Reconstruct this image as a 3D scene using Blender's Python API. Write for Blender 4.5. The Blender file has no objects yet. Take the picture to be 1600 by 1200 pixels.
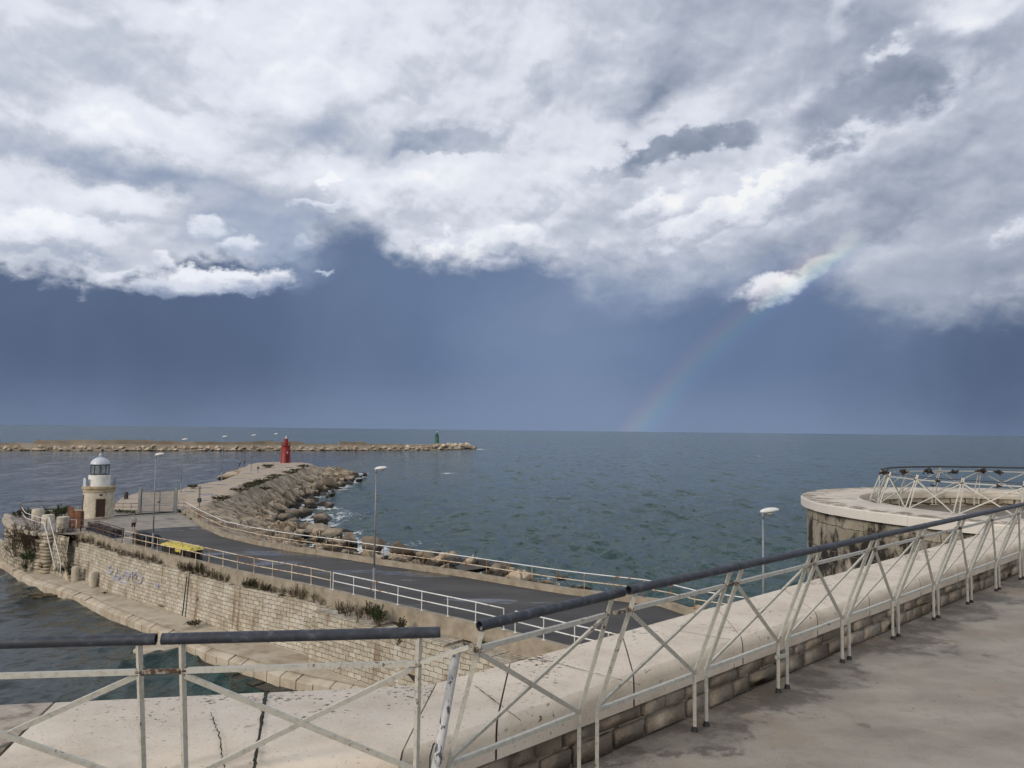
import bpy, bmesh, math, random
import numpy as np
from mathutils import Vector, Matrix
random.seed(7); rng = np.random.default_rng(7)
SC = bpy.context.scene
COL = SC.collection
PI = math.pi
# ------------------------------------------------------------------ camera
EYE = 14.8
F_ = 1200.0
pit = math.atan(72 / F_); rol = math.radians(.645)
FW = Vector((0, math.cos(pit), math.sin(pit)))
_r0 = Vector((1, 0, 0)); _u0 = Vector((0, -math.sin(pit), math.cos(pit)))
UP = math.cos(rol) * _u0 - math.sin(rol) * _r0
RT = math.cos(rol) * _r0 + math.sin(rol) * _u0
def ray(px, py):
    return (RT * ((px - 800) / F_) + UP * ((600 - py) / F_) + FW).normalized()
def at(px, py, z):
    """the point of the photograph's pixel on the level z"""
    v = ray(px, py); t = (z - EYE) / v.z
    p = v * t
    return Vector((p.x, p.y, z))
def at_y(px, py, y):
    v = ray(px, py); t = y / v.y
    return Vector((v.x * t, y, EYE + v.z * t))
cd = bpy.data.cameras.new("camera"); cam = bpy.data.objects.new("camera", cd); COL.objects.link(cam)
cd.sensor_width = 36; cd.lens = 27; cd.clip_start = .05; cd.clip_end = 80000
cam.matrix_world = Matrix(((RT.x, UP.x, -FW.x, 0), (RT.y, UP.y, -FW.y, 0), (RT.z, UP.z, -FW.z, EYE), (0, 0, 0, 1)))
SC.camera = cam
SC.view_settings.view_transform = 'Standard'; SC.view_settings.look = 'None'; SC.view_settings.exposure = 0.; SC.view_settings.gamma = 1.
SC.render.engine = 'CYCLES'
SC.cycles.max_bounces = 6; SC.cycles.diffuse_bounces = 2; SC.cycles.glossy_bounces = 2; SC.cycles.transmission_bounces = 5; SC.cycles.caustics_reflective = False; SC.cycles.caustics_refractive = False
SC.cycles.use_adaptive_sampling = True; SC.cycles.adaptive_threshold = .03; SC.cycles.use_denoising = True
# ------------------------------------------------------------------ node helpers
class G:
    def __init__(s, nt): s.nt = nt
    def n(s, t, **kw):
        o = s.nt.nodes.new(t)
        for k, v in kw.items(): setattr(o, k, v)
        return o
    def put(s, sock, v):
        if v is None: return
        if isinstance(v, bpy.types.NodeSocket): s.nt.links.new(v, sock)
        else:
            if hasattr(sock.default_value, '__len__') and not hasattr(v, '__len__'): v = (v,) * len(sock.default_value)
            if hasattr(v, '__len__') and len(sock.default_value) == 4 and len(v) == 3: v = (*v, 1)
            sock.default_value = v
    def m(s, op, a, b=None, c=None, clamp=False):
        o = s.n('ShaderNodeMath', operation=op, use_clamp=clamp)
        s.put(o.inputs[0], a)
        if b is not None: s.put(o.inputs[1], b)
        if c is not None: s.put(o.inputs[2], c)
        return o.outputs[0]
    def add(s, *a):
        r = a[0]
        for x in a[1:]: r = s.m('ADD', r, x)
        return r
    def sub(s, a, b): return s.m('SUBTRACT', a, b)
    def mul(s, *a):
        r = a[0]
        for x in a[1:]: r = s.m('MULTIPLY', r, x)
        return r
    def vm(s, op, a, b=None, c=None, scale=None):
        o = s.n('ShaderNodeVectorMath', operation=op)
        s.put(o.inputs[0], a)
        if b is not None: s.put(o.inputs[1], b)
        if c is not None: s.put(o.inputs[2], c)
        if scale is not None: s.put(o.inputs['Scale'], scale)
        return o.outputs['Value' if op in ('LENGTH', 'DOT_PRODUCT', 'DISTANCE') else 'Vector']
    def ss(s, v, a, b, lo=0., hi=1., smooth=True):
        o = s.n('ShaderNodeMapRange', interpolation_type='SMOOTHSTEP' if smooth else 'LINEAR')
        s.put(o.inputs[0], v); s.put(o.inputs[1], a); s.put(o.inputs[2], b); s.put(o.inputs[3], lo); s.put(o.inputs[4], hi)
        return o.outputs[0]
    def noise(s, vec, scale, detail=4, rough=.5, dist=0., color=False, lac=2.0):
        o = s.n('ShaderNodeTexNoise'); s.put(o.inputs['Vector'], vec); s.put(o.inputs['Scale'], scale)
        s.put(o.inputs['Detail'], detail); s.put(o.inputs['Roughness'], rough); s.put(o.inputs['Distortion'], dist); s.put(o.inputs['Lacunarity'], lac)
        return o.outputs[1 if color else 0]
    def voro(s, vec, scale, feature='F1', out=0, rand=1.):
        o = s.n('ShaderNodeTexVoronoi', feature=feature); s.put(o.inputs['Vector'], vec); s.put(o.inputs['Scale'], scale); s.put(o.inputs['Randomness'], rand)
        return o.outputs[out]
    def mix(s, f, a, b, blend='MIX'):
        o = s.n('ShaderNodeMix', data_type='RGBA', blend_type=blend)
        s.put(o.inputs[0], f); s.put(o.inputs[6], a); s.put(o.inputs[7], b)
        return o.outputs[2]
    def ramp(s, f, stops, interp='LINEAR'):
        o = s.n('ShaderNodeValToRGB'); cr = o.color_ramp; cr.interpolation = interp
        while len(cr.elements) < len(stops): cr.elements.new(.5)
        for e, (p, c) in zip(cr.elements, stops): e.position = p; e.color = (*c, 1)
        s.put(o.inputs[0], f); return o.outputs[0]
    def mapping(s, vec, loc=(0, 0, 0), rot=(0, 0, 0), scale=(1, 1, 1), kind='POINT'):
        o = s.n('ShaderNodeMapping', vector_type=kind); s.put(o.inputs[0], vec)
        o.inputs['Location'].default_value = loc; o.inputs['Rotation'].default_value = rot; o.inputs['Scale'].default_value = scale
        return o.outputs[0]
    def sep(s, v):
        o = s.n('ShaderNodeSeparateXYZ'); s.put(o.inputs[0], v); return o.outputs
    def comb(s, x, y, z=0.):
        o = s.n('ShaderNodeCombineXYZ'); s.put(o.inputs[0], x); s.put(o.inputs[1], y); s.put(o.inputs[2], z); return o.outputs[0]
def lin(c):
    return tuple((v / 255 / 12.92 if v <= 10 else ((v / 255 + .055) / 1.055) ** 2.4) for v in c)
def new_mat(name):
    m = bpy.data.materials.new(name); m.use_nodes = True
    nt = m.node_tree; nt.nodes.clear(); g = G(nt)
    out = g.n('ShaderNodeOutputMaterial'); b = g.n('ShaderNodeBsdfPrincipled')
    nt.links.new(b.outputs[0], out.inputs[0])
    return m, g, b
def pos(g): return g.n('ShaderNodeNewGeometry').outputs['Position']
def objc(g): return g.n('ShaderNodeTexCoord').outputs['Object']
def uvc(g): return g.n('ShaderNodeTexCoord').outputs['UV']
def bump(g, b, h, strength=.3, dist=.02, normal=None):
    o = g.n('ShaderNodeBump'); o.inputs['Strength'].default_value = strength; o.inputs['Distance'].default_value = dist
    g.put(o.inputs['Height'], h)
    if normal is not None: g.put(o.inputs['Normal'], normal)
    g.put(b.inputs['Normal'], o.outputs[0]); return o.outputs[0]
def pm(name, stops, scale=3, detail=6, rough=.8, bs=.2, bd=.01, bscale=None, metal=0, spec=.4, rnd=0., coords='obj', dist=0.):
    """general mottled surface"""
    m, g, b = new_mat(name)
    v = objc(g) if coords == 'obj' else pos(g)
    if rnd:
        oi = g.n('ShaderNodeObjectInfo'); v = g.vm('ADD', v, g.vm('SCALE', g.comb(oi.outputs['Random'], oi.outputs['Random'], 0.), scale=37.))
    f = g.noise(v, scale, detail, .6, dist)
    c = g.ramp(f, stops)
    if rnd:
        hs = g.n('ShaderNodeHueSaturation'); g.put(hs.inputs['Color'], c); g.put(hs.inputs['Value'], g.ss(oi.outputs['Random'], 0, 1, 1 - rnd, 1 + rnd)); c = hs.outputs[0]
    g.put(b.inputs['Base Color'], c); g.put(b.inputs['Roughness'], rough); g.put(b.inputs['Metallic'], metal); g.put(b.inputs['Specular IOR Level'], spec)
    if bs: bump(g, b, g.noise(v, bscale or scale * 4, 8, .6), bs, bd)
    return m
# ------------------------------------------------------------------ mesh helpers
class MB:
    def __init__(s): s.v = []; s.f = []; s.uv = {}
    def add(s, vs, fs, uvs=None):
        o = len(s.v); s.v += [tuple(x) for x in vs]
        for i, f in enumerate(fs):
            if uvs: s.uv[len(s.f)] = [uvs[k] for k in f]
            s.f.append(tuple(o + k for k in f))
        return s
    def quad(s, a, b, c, d, uv=None):
        o = len(s.v); s.v += [tuple(a), tuple(b), tuple(c), tuple(d)]
        if uv: s.uv[len(s.f)] = uv
        s.f.append((o, o + 1, o + 2, o + 3)); return s
    def box(s, c, size, rz=0., mat=None):
        hx, hy, hz = size[0] / 2, size[1] / 2, size[2] / 2
        vs = [Vector((x * hx, y * hy, z * hz)) for z in (-1, 1) for y in (-1, 1) for x in (-1, 1)]
        R = mat or Matrix.Rotation(rz, 3, 'Z')
        vs = [R @ v + Vector(c) for v in vs]
        return s.add(vs, [(0, 2, 3, 1), (4, 5, 7, 6), (0, 1, 5, 4), (2, 6, 7, 3), (0, 4, 6, 2), (1, 3, 7, 5)])
    def bar(s, p, q, w, h=None, up=Vector((0, 0, 1))):
        """a flat or square bar from p to q: w across, h along up"""
        p = Vector(p); q = Vector(q); h = h or w; d = (q - p).normalized()
        if abs(d.dot(up)) > .98: up = Vector((0, 1, 0))
        x = d.cross(up).normalized(); y = x.cross(d)
        vs = [e + x * (a * w / 2) + y * (b * h / 2) for e in (p, q) for a, b in ((-1, -1), (1, -1), (1, 1), (-1, 1))]
        return s.add(vs, [(3, 2, 1, 0), (4, 5, 6, 7), (0, 1, 5, 4), (1, 2, 6, 5), (2, 3, 7, 6), (3, 0, 4, 7)])
    def tube(s, pts, r, n=10, caps=True):
        pts = [Vector(p) for p in pts]; k = len(pts)
        rs = r if hasattr(r, '__len__') else [r] * k
        rings = []; up = Vector((0, 0, 1))
        for i in range(k):
            d = (pts[min(i + 1, k - 1)] - pts[max(i - 1, 0)]).normalized()
            u = up if abs(d.z) < .95 else Vector((0, 1, 0))
            x = d.cross(u).normalized(); y = x.cross(d)
            rings.append([pts[i] + (x * math.cos(a) + y * math.sin(a)) * rs[i] for a in (2 * PI * j / n for j in range(n))])
        vs = [v for R in rings for v in R]; fs = []
        for i in range(k - 1):
            for j in range(n):
                fs.append((i * n + j, i * n + (j + 1) % n, (i + 1) * n + (j + 1) % n, (i + 1) * n + j))
        if caps: fs += [tuple(range(n))[::-1], tuple((k - 1) * n + j for j in range(n))]
        return s.add(vs, fs)
    def lathe(s, c, prof, n=32, a0=0., a1=2 * PI, cap=True, uvr=None):
        c = Vector(c); full = abs(a1 - a0 - 2 * PI) < 1e-6; m = n if full else n + 1
        vs = []; fs = []; uvs = []; L = 0.; Ls = []
        for i, (r, z) in enumerate(prof):
            if i: L += math.hypot(r - prof[i - 1][0], z - prof[i - 1][1])
            Ls.append(L)
        for i, (r, z) in enumerate(prof):
            for j in range(m):
                a = a0 + (a1 - a0) * j / n
                vs.append(c + Vector((r * math.cos(a), r * math.sin(a), z)))
        o = len(s.v); s.v += [tuple(v) for v in vs]
        for i in range(len(prof) - 1):
            for j in range(n):
                j2 = (j + 1) % m
                s.uv[len(s.f)] = [((a0 + (a1 - a0) * q / n) * (uvr or 1), prof[p][1] if uvr else Ls[p]) for p, q in ((i, j), (i, j + 1), (i + 1, j + 1), (i + 1, j))]
                s.f.append((o + i * m + j, o + i * m + j2, o + (i + 1) * m + j2, o + (i + 1) * m + j))
        if cap and full:
            if prof[0][0] > 1e-4: s.f.append(tuple(o + j for j in range(m))[::-1])
            if prof[-1][0] > 1e-4: s.f.append(tuple(o + (len(prof) - 1) * m + j for j in range(m)))
        return s
    def prism(s, poly, z0, z1):
        n = len(poly)
        vs = [(p[0], p[1], z0) for p in poly] + [(p[0], p[1], z1) for p in poly]
        return s.add(vs, [tuple(range(n))[::-1], tuple(range(n, 2 * n))] + [(i, (i + 1) % n, n + (i + 1) % n, n + i) for i in range(n)])
    def build(s, name, mat, parent=None, origin=None, smooth=False, bevel=0.):
        me = bpy.data.meshes.new(name)
        if origin is None: origin = parent.location.copy() if parent else Vector((0, 0, 0))
        if parent and parent.type != 'EMPTY' and parent.parent: origin = parent.parent.location + parent.location
        o3 = Vector(origin)
        me.from_pydata([tuple(Vector(v) - o3) for v in s.v], [], s.f)
        if s.uv:
            ul = me.uv_layers.new(name='UVMap')
            for i, p in enumerate(me.polygons):
                u = s.uv.get(i)
                if u:
                    for k, li in enumerate(p.loop_indices): ul.data[li].uv = u[k]
        bm = bmesh.new(); bm.from_mesh(me); bmesh.ops.recalc_face_normals(bm, faces=bm.faces); bm.to_mesh(me); bm.free()
        if smooth: me.polygons.foreach_set('use_smooth', [True] * len(me.polygons))
        if mat: me.materials.append(mat)
        ob = bpy.data.objects.new(name, me); COL.objects.link(ob)
        if parent: ob.parent = parent
        else: ob.location = o3
        if bevel:
            b = ob.modifiers.new('bevel', 'BEVEL'); b.width = bevel; b.segments = 2; b.limit_method = 'ANGLE'
        if smooth == 'auto':
            me.polygons.foreach_set('use_smooth', [True] * len(me.polygons))
            bm = bmesh.new(); bm.from_mesh(me)
            for e in bm.edges:
                if len(e.link_faces) == 2 and e.calc_face_angle(0) > .6: e.smooth = False
            bm.to_mesh(me); bm.free()
        return ob
def tag(o, label=None, cat=None, group=None, kind=None):
    if label: o['label'] = label
    if cat: o['category'] = cat
    if group: o['group'] = group
    if kind: o['kind'] = kind
    return o
def thing(name, loc, label, cat, group=None, rz=0.):
    o = bpy.data.objects.new(name, None); COL.objects.link(o); o.location = loc; o.rotation_euler = (0, 0, rz)
    o.empty_display_size = .2
    return tag(o, label, cat, group)
def kids(o): return [c for c in bpy.data.objects if c.parent == o]
def dup(root, loc, rz=None, label=None, scale=None, group=None):
    r = root.copy(); COL.objects.link(r); r.location = loc
    if rz is not None: r.rotation_euler = (0, 0, rz)
    if scale is not None: r.scale = scale if hasattr(scale, '__len__') else (scale,) * 3
    if label: r['label'] = label
    if group: r['group'] = group
    for ch in kids(root):
        c = ch.copy(); COL.objects.link(c); c.parent = r
        for gch in kids(ch):
            d = gch.copy(); COL.objects.link(d); d.parent = c
    return r
def resample(pts, step):
    pts = [Vector(p) for p in pts]; out = [pts[0]]; L = [0.]
    for a, b in zip(pts, pts[1:]): L.append(L[-1] + (b - a).length)
    n = max(1, round(L[-1] / step)); out = []
    for i in range(n + 1):
        t = L[-1] * i / n; k = min(max(j for j in range(len(L)) if L[j] <= t + 1e-6), len(pts) - 2)
        f = (t - L[k]) / max(L[k + 1] - L[k], 1e-6); out.append(pts[k].lerp(pts[k + 1], min(f, 1)))
    return out
def offset(pts, d):
    """polyline moved sideways in plan, positive to its left"""
    out = []
    for i, p in enumerate(pts):
        t = (pts[min(i + 1, len(pts) - 1)] - pts[max(i - 1, 0)]); t.z = 0; t.normalize()
        out.append(p + Vector((-t.y, t.x, 0)) * d)
    return out
# ------------------------------------------------------------------ world: stormy sky
SUN_AZ, SUN_EL = math.radians(224.5), math.radians(23.5)
def azel(px, py):
    v = ray(px, py); return math.atan2(v.x, v.y), math.asin(v.z)
def make_sky():
    w = bpy.data.worlds.new("World"); SC.world = w; w.use_nodes = True
    nt = w.node_tree; nt.nodes.clear(); g = G(nt)
    out = g.n('ShaderNodeOutputWorld')
    D = g.vm('NORMALIZE', g.n('ShaderNodeTexCoord').outputs['Generated'])
    x, y, z = g.sep(D)
    az = g.m('ARCTAN2', x, y); el = g.m('ARCSINE', z)
    W0 = g.comb(az, el)
    def warp(scale, detail, amp, seed):
        n = g.noise(g.mapping(W0, loc=(seed, seed * .7, 0), scale=(1, 1.5, 1)), scale, detail, .58, color=True)
        return g.vm('ADD', W0, g.vm('SCALE', g.vm('SUBTRACT', n, (.5, .5, .5)), scale=amp))
    Wa = warp(7, 6, .13, 3.1)      # broad billows
    Wb = warp(26, 8, .042, 9.7)     # ragged edges
    Wc = g.vm('ADD', Wb, g.vm('SUBTRACT', Wa, W0))
    # relief of the cloud bodies: lit from above, shaded below
    def fb(vec, scale, det, ro, off=(0, 0)):
        return g.noise(g.mapping(vec, loc=(5 + off[0], 2 + off[1], 0), scale=(1, 1.4, 1)), scale, det, ro, dist=.35)
    nA = fb(W0, 9, 10, .5); nB = fb(W0, 9, 10, .5, (-.006, .03))
    rel = g.mul(g.sub(nA, nB), .42)
    nC = fb(W0, 34, 6, .52); nD = fb(W0, 34, 6, .52, (-.003, .010))
    rel2 = g.mul(g.sub(nC, nD), .20)
    big = g.noise(g.mapping(W0, loc=(1.3, 8.2, 0), scale=(1, 1.9, 1)), 5.5, 5, .5)
    B = g.add(g.ss(az, -.3, .5, .648, .575), g.mul(g.sub(big, .5), .34), g.mul(g.sub(nA, .5), .42), g.mul(g.sub(nC, .5), .10), rel, rel2)
    def blob(px, py, rx, ry, rot, vec, soft=1., after=None):
        a, e = azel(px, py)
        if after is not None: vec = g.vm('MULTIPLY_ADD', after, 1e-9, vec)      # keeps the shader's stack short
        v = g.mapping(vec, loc=(a, e, 0), rot=(0, 0, math.radians(rot)), scale=(rx / F_, ry / F_, 1), kind='TEXTURE')
        d = g.vm('LENGTH', v)
        return g.ss(d, 1 + soft, max(0., 1 - soft)), v, d
    soft_blobs = [
        (60, 60, 150, 60, 0, -.10), (330, 25, 150, 40, 10, .14), (130, 140, 110, 45, -8, .10), (240, 100, 100, 50, -10, -.15),
        (480, 70, 150, 55, 15, .10), (470, 150, 70, 45, 20, .10), (610, 100, 60, 30, 20, -.12), (100, 235, 150, 30, -4, -.26),
        (130, 306, 120, 16, 4, .12), (60, 362, 80, 16, 3, .18), (90, 405, 150, 14, 2, -.20), (90, 440, 140, 16, 0, -.16), (420, 215, 80, 24, 5, -.13),
        (385, 308, 150, 24, -3, -.30), (390, 355, 130, 34, 0, -.34), (600, 283, 140, 26, 0, .13), (700, 385, 130, 14, 6, .24), (830, 358, 60, 18, 5, .2),
        (650, 345, 120, 14, 0, -.12), (870, 240, 110, 60, 8, .16), (560, 225, 120, 24, 3, -.16), (780, 60, 150, 50, 0, .08), (250, 175, 80, 40, 0, .10),
        (1030, 110, 70, 22, 48, -.20), (1100, 55, 170, 45, 25, -.20), (1240, 70, 120, 60, 15, -.20), (1110, 150, 110, 28, 22, .14), (1450, 60, 150, 50, 5, -.22),
        (1535, 15, 70, 22, 5, .42), (1320, 30, 60, 20, 40, .12), (1250, 262, 80, 45, 25, .05), (1165, 320, 70, 26, 28, .12), (1300, 330, 90, 40, 25, -.08),
        (1020, 328, 45, 14, 14, .26), (945, 348, 70, 20, 8, -.20), (1510, 290, 150, 40, 12, -.26), (1575, 325, 40, 12, 20, .16), (1480, 400, 150, 80, 10, -.18),
        (1400, 300, 100, 50, 15, -.12), (1100, 415, 110, 28, 10, -.14), (1540, 150, 90, 60, 0, -.14), (1000, 40, 100, 40, 10, -.10)]
    for (px, py, rx, ry, rot, amp) in soft_blobs:
        m_, _, _ = blob(px, py, rx, ry, rot, Wa, .75, B)
        B = g.add(B, g.mul(m_, amp * .82))
    # crisper dark and bright pieces of cloud
    for (px, py, rx, ry, rot, amp, so, vg) in [
        (1072, 238, 108, 27, 13, -.62, .25, .05), (975, 268, 45, 10, 35, -.22, .4, 0), (1350, 172, 95, 38, 12, -.40, .32, .1), (700, 216, 72, 22, 6, -.32, .3, .1),
        (1030, 158, 34, 22, 35, -.24, .45, 0), (838, 147, 24, 22, 20, -.18, .5, 0), (1390, 97, 34, 12, 15, .42, .5, 0), (1500, 120, 30, 14, 50, .25, .6, 0), (1320, 35, 40, 14, 40, .22, .6, 0), (1575, 335, 24, 12, 30, .3, .5, 0), (516, 285, 12, 11, 30, .5, .4, 0),
        (315, 8, 24, 14, 0, .2, .6, 0), (1050, 115, 70, 16, 42, -.16, .5, 0), (1180, 185, 60, 14, 15, .12, .6, 0), (985, 190, 28, 18, 60, -.1, .5, 0),
        (270, 145, 60, 26, -20, -.14, .5, .1), (470, 175, 130, 60, 18, .03, .35, .20), (150, 235, 170, 36, 2, -.02, .35, .20), (60, 70, 130, 55, 5, -.02, .4, .16), (1100, 355, 85, 26, 28, .06, .22, .22), (1185, 318, 75, 30, 25, .08, .22, .22), (1262, 280, 70, 34, 25, .06, .25, .2),
        (1340, 335, 80, 34, 20, .0, .3, .2), (1010, 338, 60, 20, 14, .08, .3, .2), (1450, 215, 120, 40, 18, .0, .35, .18), (1530, 370, 120, 60, 10, .0, .35, .2), (1480, 90, 130, 40, 15, -.05, .35, .16), (90, 375, 110, 26, 4, .04, .3, .18), (120, 430, 130, 22, 2, .0, .3, .18), (690, 385, 80, 16, 8, .06, .3, .16), (820, 368, 40, 20, 0, .08, .3, .16),
        (230, 325, 90, 26, 5, .02, .35, .14), (620, 300, 90, 20, 3, .03, .4, .14), (880, 300, 110, 26, 8, .02, .4, .14), (640, 110, 70, 40, 20, -.02, .4, .14)]:
        m_, v, _ = blob(px, py, rx, ry, rot, Wc, so, B)
        if vg: B = g.add(B, g.mul(m_, g.m('MULTIPLY_ADD', g.sep(v)[1], vg * 1.25, amp * .85)))
        else: B = g.add(B, g.mul(m_, amp * .75))
    tint = g.ss(az, -.35, .35)
    rampL = g.ramp(B, [(0, lin((134, 148, 174))), (.25, lin((164, 175, 196))), (.46, lin((190, 197, 211))), (.57, lin((203, 209, 221))), (.67, lin((219, 224, 236))), (.84, lin((230, 234, 244))), (1, lin((244, 246, 251)))])
    rampR = g.ramp(B, [(0, lin((132, 143, 163))), (.25, lin((158, 167, 184))), (.46, lin((181, 188, 203))), (.57, lin((196, 202, 215))), (.67, lin((213, 218, 230))), (.84, lin((227, 231, 240))), (1, lin((244, 245, 246)))])
    sheet = g.mix(tint, rampL, rampR)
    # the dark rain curtain below the sheet
    sb = g.noise(g.mapping(W0, loc=(4, 0, 0), scale=(1, .55, 1)), 6, 4, .5)
    E650 = azel(800, 665)[1]; E480 = azel(800, 480)[1]
    h = g.ss(el, azel(800, 672)[1], azel(800, 560)[1])
    stL = g.mix(h, lin((106, 122, 149)), lin((86, 103, 133)))
    stR = g.mix(h, lin((117, 135, 163)), lin((101, 120, 152)))
    storm = g.mix(g.ss(az, -.5, .02), stL, stR)
    shaft, _, _ = blob(880, 545, 130, 110, -10, Wa, .95); storm = g.mix(g.mul(shaft, .5), storm, lin((130, 148, 178)))
    dk, _, _ = blob(150, 540, 330, 75, 0, Wa, .9); storm = g.mix(g.mul(dk, .55), storm, lin((82, 98, 124)))
    dk, _, _ = blob(1620, 580, 190, 110, 0, Wa, .9); storm = g.mix(g.mul(dk, .8), storm, lin((76, 92, 119)))
    dk, _, _ = blob(1120, 520, 110, 60, 20, Wa, .9); storm = g.mix(g.mul(dk, .45), storm, lin((94, 113, 146)))
    storm = g.mix(g.ss(sb, .3, .75, 0, .22), storm, lin((124, 142, 171)))
    # lower edge of the sheet
    edge = [(-500, 470), (0, 460), (150, 468), (250, 452), (330, 420), (430, 412), (480, 396), (500, 352), (560, 342), (610, 384), (660, 396), (730, 388), (830, 384), (870, 400), (930, 418), (1010, 424), (1080, 428), (1160, 412), (1250, 402), (1330, 430), (1380, 480), (1440, 492), (1520, 470), (1600, 480), (2100, 480)]
    softs = [(-500, 14), (200, 14), (430, 16), (500, 40), (600, 26), (830, 30), (930, 60), (1100, 46), (1250, 60), (1400, 40), (1600, 60), (2100, 60)]
    def curve(tab, f):
        o = g.n('ShaderNodeFloatCurve'); c = o.mapping.curves[0]
        pts = [((azel(px, 500)[0] + 1.2) / 2.4, v) for px, v in tab]
        pts = [(0, pts[0][1])] + pts + [(1, pts[-1][1])]
        while len(c.points) < len(pts): c.points.new(.5, .5)
        for p_, (a, b) in zip(c.points, pts): p_.location = (a, f(b)); p_.handle_type = 'VECTOR'
        o.mapping.update(); g.put(o.inputs['Value'], g.ss(g.sep(Wa)[0], -1.2, 1.2, smooth=False)); return o.outputs[0]
    # stored as 0..1 over 600 px
    eb = curve(edge, lambda v: v / 600); sf = curve(softs, lambda v: v / 600)
    elp = g.ss(g.sep(Wb)[1], azel(800, 600)[1], azel(800, 0)[1], 1., 0., smooth=False)      # 1 at row 600, 0 at row 0
    dd = g.sub(eb, elp)
    dd = g.add(dd, g.mul(g.sub(nC, .5), .09), g.mul(g.sub(nA, .5), .06))
    S = g.m('MULTIPLY', g.ss(g.m('DIVIDE', dd, sf), -1.1, 1.1), 1.)
    col = g.mix(S, storm, sheet)
    def bg(c, k=1.):
        o = g.n('ShaderNodeBackground'); g.put(o.inputs[0], c); o.inputs[1].default_value = k; return o.outputs[0]
    def over(f, a, b_):
        o = g.n('ShaderNodeMixShader'); g.put(o.inputs[0], f); nt.links.new(a, o.inputs[1]); nt.links.new(b_, o.inputs[2]); return o.outputs[0]
    sh = bg(col)
    for (px, py, rx, ry, rot, so_, op, c) in [(1060, 450, 150, 34, 5, .9, .40, (150, 164, 190)), (1440, 440, 90, 60, 15, .6, .5, (160, 170, 187)), (420, 385, 75, 40, 0, .6, .45, (148, 164, 192))]:
        veil, _, _ = blob(px, py, rx, ry, rot, Wc, so_); sh = over(g.mul(veil, op), sh, bg(lin(c)))
    # bright cloudlets low down
    bn = g.add(rel, rel2); nE = g.noise(g.mapping(W0, loc=(9, 4, 0), scale=(1, 1.25, 1)), 26, 9, .58)
    for (px, py, rx, ry, rot, top, bot, so, op) in [
        (345, 440, 104, 20, 5, (236, 239, 247), (150, 163, 190), .28, 1), (268, 452, 60, 16, 0, (214, 220, 233), (140, 153, 180), .4, .8),
        (328, 358, 27, 16, 8, (226, 231, 242), (180, 191, 211), .4, .9), (372, 384, 34, 15, 8, (226, 231, 242), (178, 189, 210), .4, .9), (500, 319, 40, 6, 0, (226, 231, 242), (205, 213, 228), .5, .8),
        (255, 405, 16, 12, -30, (240, 243, 250), (205, 212, 226), .5, .8), (507, 424, 18, 4, 0, (200, 210, 228), (180, 192, 214), .5, .8), (480, 375, 13, 12, 0, (198, 207, 225), (160, 174, 200), .5, .7),
        (1204, 453, 50, 19, 12, (236, 237, 243), (176, 184, 202), .45, .95), (1290, 412, 36, 12, 32, (208, 212, 216), (182, 192, 206), .5, .55), (1320, 388, 34, 14, 35, (196, 203, 212), (170, 180, 196), .6, .5)]:
        _, v, d = blob(px, py, rx, ry, rot, Wb, so)
        m_ = g.ss(g.add(d, g.mul(g.sub(nE, .5), 1.5)), 1 + so * .7, 1 - so * .8)
        vy = g.sep(v)[1]
        c = g.mix(g.ss(g.add(vy, g.mul(bn, 2.6)), -.75, .55), lin(bot), lin(top))
        sh = over(g.mul(m_, op), sh, bg(c))
    # rainbow: 42 degrees round the point opposite the sun
    anti = (-math.sin(SUN_AZ) * math.cos(SUN_EL), -math.cos(SUN_AZ) * math.cos(SUN_EL), -math.sin(SUN_EL))
    ang = g.mul(g.m('ARCCOSINE', g.vm('DOT_PRODUCT', D, anti)), 180 / PI)
    t = g.ss(ang, 39.9, 42.9, smooth=False)
    bow = g.ramp(t, [(0, (0, 0, 0)), (.18, (.05, .03, .14)), (.36, (.02, .14, .20)), (.5, (.08, .22, .10)), (.64, (.22, .18, .02)), (.8, (.20, .05, .03)), (1, (0, 0, 0))])
    fade = g.mul(g.ss(el, azel(1340, 365)[1], azel(1300, 410)[1]), g.ss(el, azel(1000, 600)[1], azel(1000, 680)[1], .45, .75), g.ss(az, -.1, .1))
    boost, _, _ = blob(1265, 425, 75, 26, 35, W0, .6)
    fade = g.mul(fade, g.add(.27, g.mul(boost, .40)))
    ad = g.n('ShaderNodeAddShader'); nt.links.new(sh, ad.inputs[0]); nt.links.new(bg(g.vm('SCALE', bow, scale=fade)), ad.inputs[1]); sh = ad.outputs[0]
    # behind the camera the sheet breaks up and the sun comes through
    behind = g.ss(y, .25, -.5)
    sh = over(behind, sh, bg(g.mix(g.ss(nA, .4, .62), (.55, .62, .75), (1.0, .96, .90))))
    sky = g.n('ShaderNodeTexSky', sky_type='NISHITA', sun_disc=False, sun_elevation=SUN_EL, sun_rotation=SUN_AZ)
    sh = over(g.ss(g.mul(behind, g.ss(nC, .6, .4)), 0, 1, 1., .55), bg(sky.outputs[0], .08), sh)
    nt.links.new(sh, out.inputs[0])
    w.cycles.sampling_method = 'NONE'
make_sky()
sl = bpy.data.lights.new('sun', 'SUN'); sl.energy = 1.9; sl.angle = math.radians(14); sl.color = (1, .90, .78)
so = bpy.data.objects.new('sun', sl); COL.objects.link(so)
sd = Vector((math.sin(SUN_AZ) * math.cos(SUN_EL), math.cos(SUN_AZ) * math.cos(SUN_EL), math.sin(SUN_EL)))
so.rotation_euler = sd.to_track_quat('Z', 'Y').to_euler(); so.location = (-60, -60, 60)
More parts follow.
